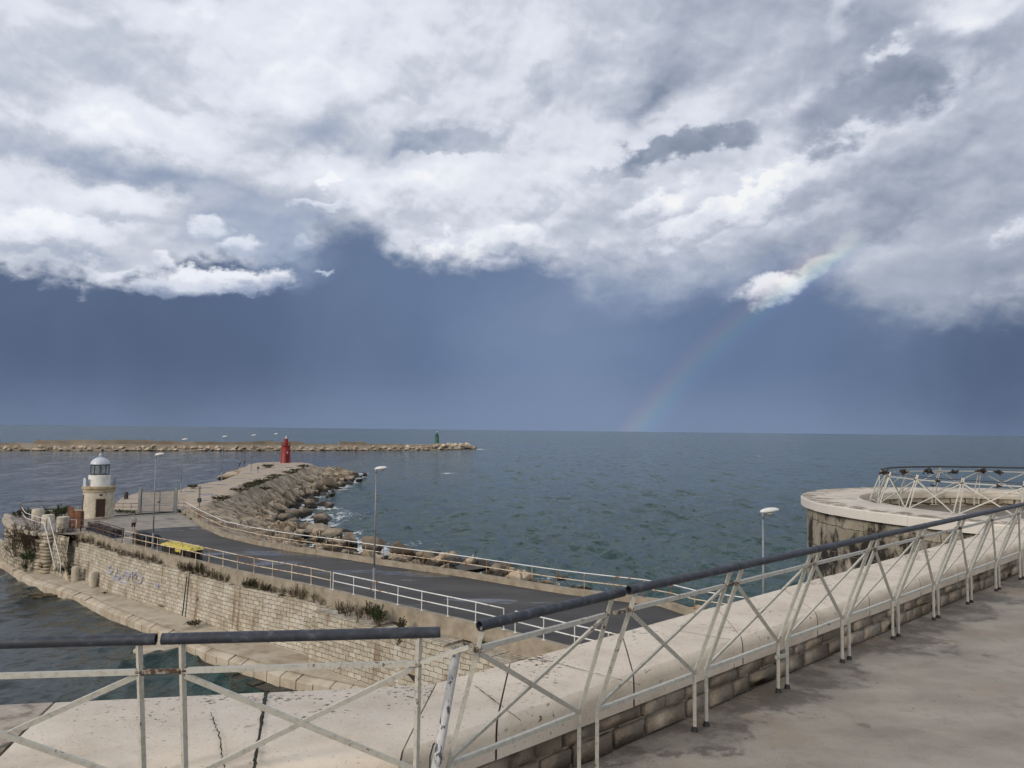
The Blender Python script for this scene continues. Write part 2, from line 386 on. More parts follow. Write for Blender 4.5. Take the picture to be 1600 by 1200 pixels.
# ------------------------------------------------------------------ materials
def brick_mat(name, bw, bh, mortar, c1, c2, cm, stain, rough=.85, bs=.6, msz=.012, stain_amt=.6, vert=True, dark=(.05, .045, .035), dark_amt=.0, warpamp=.012, white=None):
    m, g, b = new_mat(name)
    uv = uvc(g); p = pos(g)
    uvw = g.vm('ADD', uv, g.vm('SCALE', g.vm('SUBTRACT', g.noise(uv, 3.5, 3, .5, color=True), (.5, .5, .5)), scale=warpamp * 4))
    br = g.n('ShaderNodeTexBrick'); g.put(br.inputs['Vector'], uvw)
    br.inputs['Scale'].default_value = 1; br.inputs['Brick Width'].default_value = bw; br.inputs['Row Height'].default_value = bh
    br.inputs['Mortar Size'].default_value = msz; br.inputs['Mortar Smooth'].default_value = .3; br.offset = .45
    g.put(br.inputs['Color1'], (0, 0, 0)); g.put(br.inputs['Color2'], (1, 1, 1)); g.put(br.inputs['Mortar'], (.5, .5, .5))
    rnd = g.sep(br.outputs['Color'])[0]; fac = br.outputs['Fac']
    c = g.mix(g.ss(rnd, 0, 1), c1, c2)
    c = g.mix(g.ss(g.noise(p, 2.2, 6, .65), .42, .7, 0, .8), c, tuple(v * .72 for v in c1))
    sv = g.mapping(p, scale=(1.4, 1.4, .22)) if vert else p
    sn = g.noise(sv, 1.1, 7, .62)
    c = g.mix(g.mul(g.ss(sn, .52, .68), stain_amt), c, stain)
    if white: c = g.mix(g.mul(g.ss(g.noise(p, .55, 5, .6), .5, .62), .6), c, white)
    if dark_amt: c = g.mix(g.mul(g.ss(g.noise(g.mapping(p, loc=(7, 1, 3), scale=(1, 1, .6)), 1.5, 9, .7), .465, .56), dark_amt), c, dark)
    c = g.mix(g.mul(fac, g.ss(g.noise(p, 6, 3), .3, .6, .5, 1)), c, cm)
    g.put(b.inputs['Base Color'], c); g.put(b.inputs['Roughness'], rough); g.put(b.inputs['Specular IOR Level'], .25)
    hh = g.add(g.mul(fac, -1.), g.mul(rnd, .35), g.mul(g.noise(p, 9, 8, .65), .9))
    bump(g, b, hh, bs, .03)
    return m
M_wall = brick_mat('limestone_masonry', .62, .27, .02, (.37, .325, .25), (.52, .465, .375), (.09, .072, .05), (.20, .14, .09), stain_amt=.8, white=(.58, .55, .48), warpamp=.04, msz=.02)
M_rubble = brick_mat('weathered_bastion_stone', .9, .36, .03, (.40, .35, .26), (.52, .46, .36), (.045, .04, .03), (.16, .13, .08), stain_amt=.7, dark_amt=.5, warpamp=.045, msz=.03, bs=.9)
M_low = brick_mat('rough_parapet_stone', .36, .17, .02, (.36, .31, .24), (.50, .44, .35), (.07, .05, .035), (.13, .085, .05), stain_amt=.85, warpamp=.03, msz=.022, bs=.9, vert=False)
M_turret = brick_mat('stained_turret_stone', 1.1, .5, .02, (.26, .228, .175), (.38, .338, .268), (.12, .10, .075), (.13, .105, .075), stain_amt=.8, dark=(.014, .013, .011), dark_amt=.95, warpamp=.02, msz=.012, white=(.42, .385, .32))
M_light = brick_mat('pale_tower_stone', .9, .42, .02, (.50, .45, .36), (.58, .53, .43), (.36, .31, .24), (.30, .23, .15), stain_amt=.55, warpamp=.02, msz=.006, bs=.25)
def coping_mat():
    m, g, b = new_mat('cream_coping_stone')
    p = pos(g); uv = uvc(g); u, v, _ = g.sep(uv)
    c = g.ramp(g.noise(p, 2.6, 8, .62), [(.25, (.50, .43, .345)), (.5, (.635, .555, .455)), (.75, (.71, .635, .54))])
    c = g.mix(g.ss(g.noise(p, 9, 6, .6), .55, .75, 0, .35), c, (.46, .35, .26))
    pits = g.noise(p, 55, 3, .6); c = g.mix(g.ss(pits, .62, .70, 0, .65), c, (.25, .20, .15))
    # black lichen: in patches, thickest towards the weathered outer edge
    patch = g.noise(g.mapping(p, loc=(3, 1, 0)), 2.1, 4, .6)
    spk = g.noise(g.mapping(p, scale=(1, 1.25, 1)), 26, 8, .72)
    lim = g.add(.628, g.mul(g.ss(patch, .5, .66), -.085), g.mul(g.ss(v, .6, .92), -.03), g.mul(g.ss(v, .45, .1), .05))
    lich = g.ss(g.sub(spk, lim), 0, .02)
    c = g.mix(g.mul(lich, .9), c, (.07, .06, .045))
    st = g.ss(g.noise(g.mapping(p, loc=(1, 9, 4)), 3.2, 6, .6), .66, .73); c = g.mix(g.mul(st, .6), c, (.20, .13, .08))
    g.put(b.inputs['Base Color'], c); g.put(b.inputs['Roughness'], .8); g.put(b.inputs['Specular IOR Level'], .25)
    bump(g, b, g.add(g.noise(p, 14, 9, .65), g.mul(pits, -.4), g.mul(lich, .3)), .35, .012)
    return m
M_coping = coping_mat()
M_coping_old = pm('grey_weathered_coping', [(.34, (.10, .085, .065)), (.46, (.36, .30, .24)), (.7, (.52, .44, .36))], 9, 10, .85, .5, .01, coords='pos')
def coping_turret():
    m, g, b = new_mat('lichen_stained_coping'); p = pos(g)
    c = g.ramp(g.noise(p, 1.6, 8, .62), [(.3, (.50, .43, .34)), (.55, (.60, .53, .44)), (.75, (.66, .60, .52))])
    u, v, _ = g.sep(uvc(g))
    k = g.ss(g.add(g.noise(g.mapping(p, scale=(1, 1, .5)), 2.4, 9, .72), g.mul(g.ss(v, .25, .95), .15)), .575, .68)
    c = g.mix(g.mul(k, .85, g.ss(v, .995, .975)), c, (.15, .12, .085)); c = g.mix(g.mul(g.ss(v, .985, .995), .5), c, (.66, .65, .63))
    g.put(b.inputs['Base Color'], c); g.put(b.inputs['Roughness'], .8); bump(g, b, g.noise(p, 12, 8, .6), .3, .012)
    return m
M_copt = coping_turret()
def paint_mat(name, base, rust, amt, scale=16, dirt=(.20, .18, .14), dirt_amt=.5):
    m, g, b = new_mat(name); p = pos(g)
    c = g.mix(g.mul(g.ss(g.noise(p, scale * 1.7, 6, .7), .45, .7), dirt_amt), base, dirt)
    r = g.ss(g.add(g.noise(p, scale, 8, .7), g.mul(g.noise(p, scale * .12, 3, .5), .5)), .86 - amt, .93 - amt)
    c = g.mix(r, c, rust)
    g.put(b.inputs['Base Color'], c); g.put(b.inputs['Roughness'], g.ss(r, 0, 1, .45, .9)); g.put(b.inputs['Specular IOR Level'], .35)
    bump(g, b, g.noise(p, scale * 5, 6, .6), .25, .002)
    return m
M_rail = paint_mat('worn_white_paint', (.50, .485, .425), (.13, .085, .05), -.03, 22, (.28, .26, .215), .62)
M_rusty = paint_mat('rusted_steel', (.32, .28, .22), (.085, .05, .034), .16, 30)
M_white = paint_mat('white_painted_steel', (.72, .73, .72), (.40, .20, .09), .02, 3, (.45, .44, .40), .4)
M_cream = paint_mat('rusting_cream_paint', (.62, .53, .40), (.33, .18, .085), .085, 3.2, (.46, .37, .26), .5)
M_rustpost = paint_mat('orange_rust', (.50, .38, .25), (.24, .11, .05), .2, 3.2, (.30, .16, .08), .5)
M_greyrail = paint_mat('dull_grey_paint', (.20, .19, .175), (.13, .07, .045), .2, 4)
M_hand = pm('dark_slate_tubing', [(.3, (.022, .025, .034)), (.55, (.040, .045, .058)), (.75, (.10, .11, .13))], 26, 8, .5, .3, .002, 60, coords='pos')
M_galv = pm('galvanised_steel', [(.3, (.17, .185, .20)), (.7, (.28, .295, .31))], 3, 5, .45, .1, .004, metal=.2)
M_lamp = pm('white_lamp_shell', [(.3, (.58, .58, .56)), (.7, (.76, .76, .74))], 6, 5, .4, .05, .003)
M_lens = pm('lamp_glass', [(.3, (.20, .20, .19)), (.7, (.34, .34, .32))], 4, 3, .2, .0)
M_darkmetal = pm('blackened_metal', [(.3, (.015, .015, .016)), (.7, (.05, .045, .042))], 8, 5, .6, .2, .005)
M_conc = pm('kerb_concrete', [(.25, (.185, .155, .115)), (.5, (.305, .262, .20)), (.75, (.40, .35, .28))], 1.4, 9, .9, .5, .03, 8, coords='pos', spec=.2)
M_post = pm('grey_concrete_post', [(.3, (.22, .22, .21)), (.7, (.33, .33, .32))], 4, 6, .85, .3, .01)
M_quay = pm('worn_quay_stone', [(.22, (.24, .19, .135)), (.42, (.38, .315, .235)), (.56, (.47, .41, .32)), (.8, (.56, .50, .41))], .75, 9, .85, .6, .04, 5, coords='pos', spec=.25)
M_quayblk = brick_mat('quay_edge_blocks', 1.1, 1.6, .02, (.44, .37, .27), (.54, .48, .38), (.14, .11, .08), (.22, .17, .12), stain_amt=.7, vert=False, msz=.012)
M_wet = pm('wet_weedy_stone', [(.3, (.012, .013, .010)), (.6, (.05, .045, .03)), (.8, (.16, .13, .09))], 2.2, 9, .5, .6, .04, 6, coords='pos')
M_ragshade = pm('dark_rag_niche_shade', [(.3, (.02, .016, .012)), (.7, (.06, .05, .04))], 30, 3, .95, .0)
M_crack = pm('dark_crack_filling', [(.3, (.012, .012, .008)), (.7, (.045, .045, .03))], 40, 3, .95, .0)
def floor_mat():
    m, g, b = new_mat('terrace_concrete'); p = pos(g)
    c = g.ramp(g.noise(g.mapping(p, scale=(1, 1.6, 1)), 1.3, 9, .62), [(.28, (.225, .199, .165)), (.5, (.315, .282, .238)), (.72, (.40, .36, .308))])
    c = g.mix(g.ss(g.noise(g.mapping(p, loc=(4, 2, 0)), 1.1, 6, .6), .54, .68, 0, .5), c, (.30, .225, .155))
    # damp dirt gathered along the foot of the parapet
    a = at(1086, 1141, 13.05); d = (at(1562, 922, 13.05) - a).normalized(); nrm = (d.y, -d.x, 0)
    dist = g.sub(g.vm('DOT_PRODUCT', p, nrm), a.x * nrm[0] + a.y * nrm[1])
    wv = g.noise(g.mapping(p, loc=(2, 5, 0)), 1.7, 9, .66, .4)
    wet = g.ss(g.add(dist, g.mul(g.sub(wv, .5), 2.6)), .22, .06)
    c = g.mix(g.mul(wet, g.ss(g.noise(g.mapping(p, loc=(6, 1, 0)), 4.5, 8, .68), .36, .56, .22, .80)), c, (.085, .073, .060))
    br = g.ss(g.add(g.noise(g.mapping(p, loc=(8, 5, 0)), 2.6, 9, .68), g.mul(dist, -.07)), .56, .62); c = g.mix(g.mul(br, .6), c, (.12, .088, .06))
    c = g.mix(g.ss(g.noise(p, 5.5, 9, .7), .52, .66, 0, .4), c, (.20, .17, .14)); c = g.mix(g.ss(g.noise(p, 120, 3, .7), .5, .75, 0, .5), c, (.42, .39, .35))
    spk = g.ss(g.noise(p, 38, 4, .7), .66, .70); c = g.mix(g.mul(spk, .6), c, (.045, .038, .03))
    fl = g.ss(g.noise(g.mapping(p, loc=(1, 1, 0)), 9, 3, .6), .73, .76); c = g.mix(g.mul(fl, .7), c, (.035, .03, .025))
    g.put(b.inputs['Base Color'], c); g.put(b.inputs['Roughness'], g.ss(wet, 0, 1, .85, .5)); g.put(b.inputs['Specular IOR Level'], .25)
    bump(g, b, g.add(g.noise(p, 7, 9, .65), g.mul(g.noise(p, 70, 4, .6), .5)), .5, .02)
    return m
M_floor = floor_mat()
def road_mat():
    m, g, b = new_mat('damp_asphalt'); p = pos(g)
    n = g.noise(g.mapping(p, rot=(0, 0, .85), scale=(1, 2.6, 1)), .16, 6, .6)
    c = g.ramp(n, [(.3, (.042, .040, .039)), (.55, (.064, .061, .058)), (.75, (.088, .084, .078))])
    c = g.mix(g.ss(g.noise(p, 20, 4, .7), .5, .8, 0, .35), c, (.09, .087, .082))
    pud = g.ss(g.noise(g.mapping(p, loc=(31, 12, 0), rot=(0, 0, .8), scale=(1, 3.2, 1)), .10, 5, .55), .585, .64)
    c = g.mix(g.mul(pud, .4), c, (.02, .02, .022))
    g.put(b.inputs['Base Color'], c); g.put(b.inputs['Roughness'], g.ss(pud, 0, 1, .75, .12)); g.put(b.inputs['Specular IOR Level'], g.ss(pud, 0, 1, .3, .6))
    bump(g, b, g.mul(g.noise(p, 25, 6, .7), g.ss(pud, 0, 1, 1., .05)), .3, .01)
    return m
M_road = road_mat()
def plaza_mat():
    m, g, b = new_mat('worn_stone_paving'); p = pos(g)
    c = g.ramp(g.noise(p, .9, 9, .65), [(.25, (.19, .165, .135)), (.5, (.27, .24, .20)), (.75, (.35, .315, .265))])
    br = g.n('ShaderNodeTexBrick'); g.put(br.inputs['Vector'], g.mapping(p, rot=(0, 0, .15))); br.inputs['Scale'].default_value = 1
    br.inputs['Brick Width'].default_value = 4.2; br.inputs['Row Height'].default_value = 3.1; br.inputs['Mortar Size'].default_value = .05
    c = g.mix(g.mul(br.outputs['Fac'], g.ss(g.noise(p, .8, 4), .4, .6)), c, (.07, .06, .05))
    c = g.mix(g.ss(g.noise(g.mapping(p, scale=(1, 3, 1)), .35, 6, .6), .56, .64, 0, .7), c, (.09, .085, .08))
    g.put(b.inputs['Base Color'], c); g.put(b.inputs['Roughness'], .8); bump(g, b, g.noise(p, 5, 7, .6), .3, .02)
    return m
M_plaza = plaza_mat()
def rock_mat(name, dry, light, wetz=.9, sc=1., walk=False, rnd=.0):
    m, g, b = new_mat(name); p = pos(g); x, y, z = g.sep(p)
    q = p
    c = g.ramp(g.noise(q, .9 * sc, 10, .66), [(.25, tuple(v * .55 for v in dry)), (.48, dry), (.72, light)])
    c = g.mix(g.ss(g.noise(g.mapping(q, scale=(1, 1, 2.2)), 4 * sc, 8, .7), .55, .75, 0, .55), c, tuple(v * .38 for v in dry))
    att = g.n('ShaderNodeAttribute', attribute_name='gap').outputs['Fac']
    c = g.mix(g.mul(att, .85), c, (.035, .028, .02))
    r = .85
    if walk:
        wq = g.mapping(g.vm('ADD', q, g.vm('SCALE', g.noise(q, .5, 4, color=True), scale=1.6)), rot=(0, 0, -.5), scale=(.42, .85, .3))
        ce = g.voro(wq, 1., 'DISTANCE_TO_EDGE'); cv = g.sep(g.voro(wq, 1., 'F1', 1))[0]
        hs = g.n('ShaderNodeHueSaturation'); g.put(hs.inputs['Color'], c); g.put(hs.inputs['Value'], g.ss(cv, 0, 1, .72, 1.22)); c = hs.outputs[0]
        c = g.mix(g.mul(g.ss(ce, .085, .015), g.ss(g.noise(q, .9, 5), .3, .55, .2, .75)), c, (.08, .06, .042))
        dk = g.n('ShaderNodeAttribute', attribute_name='deck').outputs['Fac']
        cw = g.ramp(g.noise(q, .5, 8, .62), [(.25, (.30, .23, .165)), (.5, (.40, .325, .245)), (.75, (.46, .39, .31))])
        c = g.mix(dk, c, cw)
        pud = g.mul(dk, g.ss(g.noise(g.mapping(q, loc=(2, 0, 0), scale=(1, 2.4, 1)), .19, 5, .6), .585, .61))
        c = g.mix(g.mul(pud, .75), c, (.06, .055, .05))
        r = g.ss(pud, 0, 1, .85, .06)
    oi = g.n('ShaderNodeObjectInfo').outputs['Random']
    if rnd:
        hs = g.n('ShaderNodeHueSaturation'); g.put(hs.inputs['Color'], c); g.put(hs.inputs['Value'], g.ss(oi, 0, 1, 1 - rnd, 1 + rnd)); c = hs.outputs[0]
    wet = g.ss(g.add(z, g.mul(g.sub(g.noise(q, .8, 6, .65), .5), 1.6)), wetz + .35, wetz - .25)
    c = g.mix(g.mul(wet, .92), c, (.020, .018, .014))
    g.put(b.inputs['Base Color'], c); g.put(b.inputs['Roughness'], r if walk else g.ss(wet, 0, 1, .85, .4)); g.put(b.inputs['Specular IOR Level'], .3)
    bump(g, b, g.noise(q, 2.6 * sc, 10, .68), .55, .12)
    return m
M_mole = rock_mat('tan_limestone_slabs', (.385, .305, .215), (.51, .43, .325), .75, walk=True)
M_boulder = rock_mat('brown_boulder_stone', (.19, .155, .115), (.30, .255, .195), 1.0, rnd=.35)
M_bwrock = rock_mat('pale_breakwater_rock', (.40, .32, .23), (.58, .50, .40), .45, sc=.5, rnd=.3)
M_bwwall = pm('tan_breakwater_masonry', [(.3, (.19, .155, .115)), (.55, (.265, .222, .168)), (.75, (.33, .285, .22))], .12, 9, .9, .5, .3, .6, coords='pos')
def leaf_mat(name, a, b_, rnd=.25):
    m, g, b = new_mat(name); p = objc(g); oi = g.n('ShaderNodeObjectInfo').outputs['Random']
    c = g.mix(g.ss(g.noise(p, 5, 4, .6), .35, .65), a, b_)
    hs = g.n('ShaderNodeHueSaturation'); g.put(hs.inputs['Color'], c); g.put(hs.inputs['Value'], g.ss(oi, 0, 1, 1 - rnd, 1 + rnd)); g.put(hs.inputs['Hue'], g.ss(oi, 0, 1, .48, .52))
    g.put(b.inputs['Base Color'], hs.outputs[0]); g.put(b.inputs['Roughness'], .75); g.put(b.inputs['Specular IOR Level'], .2)
    return m
M_green = leaf_mat('dark_green_leaves', (.022, .040, .014), (.055, .075, .025))
M_dry = leaf_mat('dry_brown_foliage', (.045, .034, .020), (.10, .075, .042))
M_olive = leaf_mat('olive_scrub_leaves', (.035, .038, .018), (.085, .080, .036))
M_twig = leaf_mat('brown_twigs', (.05, .032, .02), (.10, .07, .045))
M_red = pm('red_tower_paint', [(.3, (.17, .010, .010)), (.6, (.25, .016, .015)), (.8, (.30, .04, .034))], .9, 7, .5, .2, .02)
M_gr = pm('green_tower_paint', [(.3, (.012, .075, .045)), (.7, (.025, .12, .07))], .8, 6, .5, .2, .02)
M_reddoor = pm('dark_red_door_paint', [(.3, (.09, .008, .008)), (.7, (.14, .014, .012))], 3, 4, .6, .1)
M_door = pm('brown_door_wood', [(.3, (.035, .016, .011)), (.7, (.065, .03, .02))], 5, 6, .6, .2, .01)
M_wplaster = pm('white_plaster', [(.25, (.50, .49, .46)), (.5, (.70, .69, .66)), (.75, (.78, .77, .75))], 1.6, 8, .8, .2, .01)
M_dome = pm('pale_metal_dome', [(.3, (.42, .45, .50)), (.7, (.56, .59, .64))], 1.5, 6, .5, .1, .01, metal=.1)
M_ochre = pm('ochre_cornice_stone', [(.3, (.22, .16, .09)), (.55, (.40, .33, .22)), (.75, (.50, .44, .34))], 2.2, 8, .85, .4, .02)
def glass_mat():
    m, g, b = new_mat('lantern_glass'); nt = m.node_tree
    tr = g.n('ShaderNodeBsdfTransparent'); tr.inputs[0].default_value = (.86, .90, .90, 1)
    g.put(b.inputs['Base Color'], g.ramp(g.noise(objc(g), 3, 3), [(.3, (.30, .34, .36)), (.7, (.40, .44, .46))])); g.put(b.inputs['Roughness'], .12)
    mx = g.n('ShaderNodeMixShader'); mx.inputs[0].default_value = .22
    nt.links.new(tr.outputs[0], mx.inputs[1]); nt.links.new(b.outputs[0], mx.inputs[2])
    out = [n for n in nt.nodes if n.type == 'OUTPUT_MATERIAL'][0]; nt.links.new(mx.outputs[0], out.inputs[0])
    return m
M_glass = glass_mat()
M_frost = pm('milky_screen', [(.3, (.46, .50, .54)), (.7, (.56, .60, .63))], 3, 4, .4, .0)
M_rustpanel = pm('rust_brown_sheet', [(.25, (.07, .03, .018)), (.5, (.17, .075, .04)), (.75, (.25, .13, .075))], 2.5, 8, .85, .4, .02)
M_net = pm('navy_netting', [(.3, (.008, .010, .020)), (.6, (.02, .024, .042)), (.8, (.05, .05, .055))], 14, 6, .9, .8, .03, 40)
M_yellow = pm('yellow_netting', [(.3, (.40, .32, .05)), (.55, (.56, .47, .10)), (.75, (.64, .58, .22))], 7, 7, .8, .7, .03, 24)
M_crate = pm('dark_crate_plastic', [(.3, (.012, .010, .009)), (.7, (.045, .034, .028))], 7, 5, .7, .3, .01)
M_bin = pm('black_bin_plastic', [(.3, (.012, .013, .016)), (.7, (.03, .032, .036))], 4, 4, .5, .1)
M_plank = pm('weathered_plank_wood', [(.3, (.06, .045, .022)), (.7, (.14, .11, .06))], 4, 6, .8, .3)
M_graf = pm('faded_blue_spray_paint', [(.35, (.46, .42, .35)), (.5, (.32, .32, .40)), (.7, (.30, .31, .42))], 2.6, 6, .8, .0, coords='pos')
def pole_mat():
    m, g, b = new_mat('flaking_white_pole_paint'); p = pos(g)
    c = g.mix(g.ss(g.noise(p, 30, 4, .6), .45, .7, 0, .5), (.52, .52, .52), (.36, .36, .35))
    f = g.ss(g.noise(g.mapping(p, scale=(1, 1, .55)), 34, 5, .62), .565, .58); c = g.mix(f, c, (.085, .09, .11))
    g.put(b.inputs['Base Color'], c); g.put(b.inputs['Roughness'], .5); bump(g, b, g.mul(f, -1.), .4, .002)
    return m
M_pole = pole_mat()
M_skin = pm('skin', [(.3, (.42, .25, .17)), (.7, (.50, .31, .22))], 5, 3, .6, .0)
def cloth(name, c): return pm(name, [(.3, tuple(v * .75 for v in c)), (.7, c)], 9, 5, .9, .3, .01)
M_tee = cloth('pale_grey_cotton', (.42, .42, .44)); M_navy = cloth('navy_cloth', (.012, .014, .024)); M_blk = cloth('black_cloth', (.014, .014, .015))
M_redc = cloth('red_cloth', (.30, .02, .02)); M_hair = pm('dark_hair', [(.3, (.015, .010, .007)), (.7, (.05, .034, .024))], 20, 4, .6, .2)
M_shoe = cloth('dark_shoe_leather', (.03, .027, .025)); M_brownc = cloth('brown_cloth', (.11, .075, .045))
# ------------------------------------------------------------------ plan lines of the harbour
ZR, ZK, ZD, ZQ = 4.45, 4.8, 4.5, .9          # road, kerb top, mole deck, quay
KL = [at(px, py, ZK) for px, py in [(125, 830), (152, 835), (194, 849), (245, 861), (307, 875), (385, 894), (474, 911), (579, 935), (667, 956), (735, 971), (807, 989), (886, 1010)]]
_d = (KL[-1] - KL[-4]).normalized(); KL = KL + [KL[-1] + _d * 8, KL[-1] + _d * 20]
KR = [at(px, py, ZK) for px, py in [(277, 794), (287, 797), (311, 812), (350, 832), (401, 844), (457, 854), (517, 862), (607, 876), (709, 890), (825, 909), (889, 919), (1035, 937), (1075, 950)]]
_d = (KR[-1] - KR[-4]).normalized(); KR = KR + [KR[-1] + _d * 10, KR[-1] + _d * 24]
def sdist(P, poly):
    """distance to a closed polygon and inside mask; P is (n,2)"""
    Q = np.array([(p[0], p[1]) for p in poly]); R = np.roll(Q, -1, 0)
    d = np.full(len(P), 1e9); ins = np.zeros(len(P), bool)
    for a, b in zip(Q, R):
        ab = b - a; t = np.clip(((P - a) @ ab) / max(ab @ ab, 1e-9), 0, 1)
        d = np.minimum(d, np.linalg.norm(P - a - t[:, None] * ab, axis=1))
        c = (a[1] > P[:, 1]) != (b[1] > P[:, 1])
        xi = (b[0] - a[0]) * (P[:, 1] - a[1]) / (b[1] - a[1] + 1e-12) + a[0]
        ins ^= c & (P[:, 0] < xi)
    return d, ins
def sst(x, a, b):
    t = np.clip((x - a) / (b - a), 0, 1); return t * t * (3 - 2 * t)
def hash2(ix, iy, k):
    v = np.sin(ix * 127.1 + iy * 311.7 + k * 74.7) * 43758.5453
    return v - np.floor(v)
def vnoise(x, y, k=0):
    ix, iy = np.floor(x), np.floor(y); fx, fy = x - ix, y - iy
    fx = fx * fx * (3 - 2 * fx); fy = fy * fy * (3 - 2 * fy)
    return (hash2(ix, iy, k) * (1 - fx) + hash2(ix + 1, iy, k) * fx) * (1 - fy) + (hash2(ix, iy + 1, k) * (1 - fx) + hash2(ix + 1, iy + 1, k) * fx) * fy
def voronoi(x, y, k=0):
    ix, iy = np.floor(x), np.floor(y)
    f1 = np.full(x.shape, 9.); f2 = f1.copy(); cid = np.zeros(x.shape + (2,)); cp = np.zeros(x.shape + (2,))
    for dx in (-1, 0, 1):
        for dy in (-1, 0, 1):
            cx, cy = ix + dx, iy + dy
            sx, sy = cx + .1 + .8 * hash2(cx, cy, k + 1), cy + .1 + .8 * hash2(cx, cy, k + 2)
            d = np.hypot(x - sx, y - sy); n = d < f1
            f2 = np.where(n, f1, np.minimum(f2, d)); f1 = np.where(n, d, f1)
            cid[n] = np.stack([cx, cy], -1)[n]; cp[n] = np.stack([sx, sy], -1)[n]
    return f1, f2, cid, cp
def fbm(x, y, o=4, k=0):
    s = 0.; a = .5
    for i in range(o): s = s + a * (vnoise(x * 2 ** i + i * 13.1, y * 2 ** i, k + i) - .5); a *= .5
    return s
def W2(x, y): return Vector((x, y, 0))
deck_left = [at(178, 801, ZD), at(181, 786, ZD), at(188, 778, ZD), at(215, 769, ZD), at(250, 768, ZD), at(275, 766, ZD), at(305, 757.5, ZD), at(350, 749, ZD), at(372, 740.5, ZD), at(379, 733, ZD), at(388, 725.5, ZD), at(402, 722.6, ZD)]
deck_far = [at(437, 721.2, ZD), at(470, 722.2, ZD), at(487, 724.5, ZD)]
deck_right = [at(484, 728, ZD), at(462, 733, ZD), at(432, 746, ZD), at(407, 755, ZD), at(375, 767, ZD), at(340, 780, ZD), at(310, 790, ZD)]
deck = deck_left + deck_far + deck_right + [p for p in KR] + [W2(0, 45), W2(-20, 62), W2(-42, 80)]
shore_px = [(555, 741), (549, 751), (529, 760), (510, 767), (492, 775), (477, 781), (462, 791), (447, 800), (440, 812), (440, 821), (462, 829), (487, 832), (512, 835), (535, 848), (562, 856), (600, 864), (650, 872), (700, 880), (760, 890), (830, 905), (900, 925)]
shore_right = [at(px, py, 0) for px, py in shore_px]
shore_right_ext = shore_right + [W2(16, 62), W2(36, 42)]
lw = [p + Vector((-2.3, .8, 0)) for p in deck_left[1:9]] + [at(374, 741, 0) + Vector((9, -30, 0)), at(362, 740.5, 0), at(361, 737.5, 0), at(372, 733.5, 0), at(410, 728, 0), at(480, 732, 0)]
lw[-5] = Vector((-86, 232, 0)); lw[-6] = Vector((-69, 196, 0)); lw[-4] = Vector((-88, 243, 0)); lw[-3] = Vector((-82, 255, 0)); lw[-2] = Vector((-70, 261, 0)); lw[-1] = Vector((-56, 259, 0))
land = lw + shore_right_ext + [KR[-1] + Vector((0, 0, 0)), W2(0, 40), W2(-42, 70)]
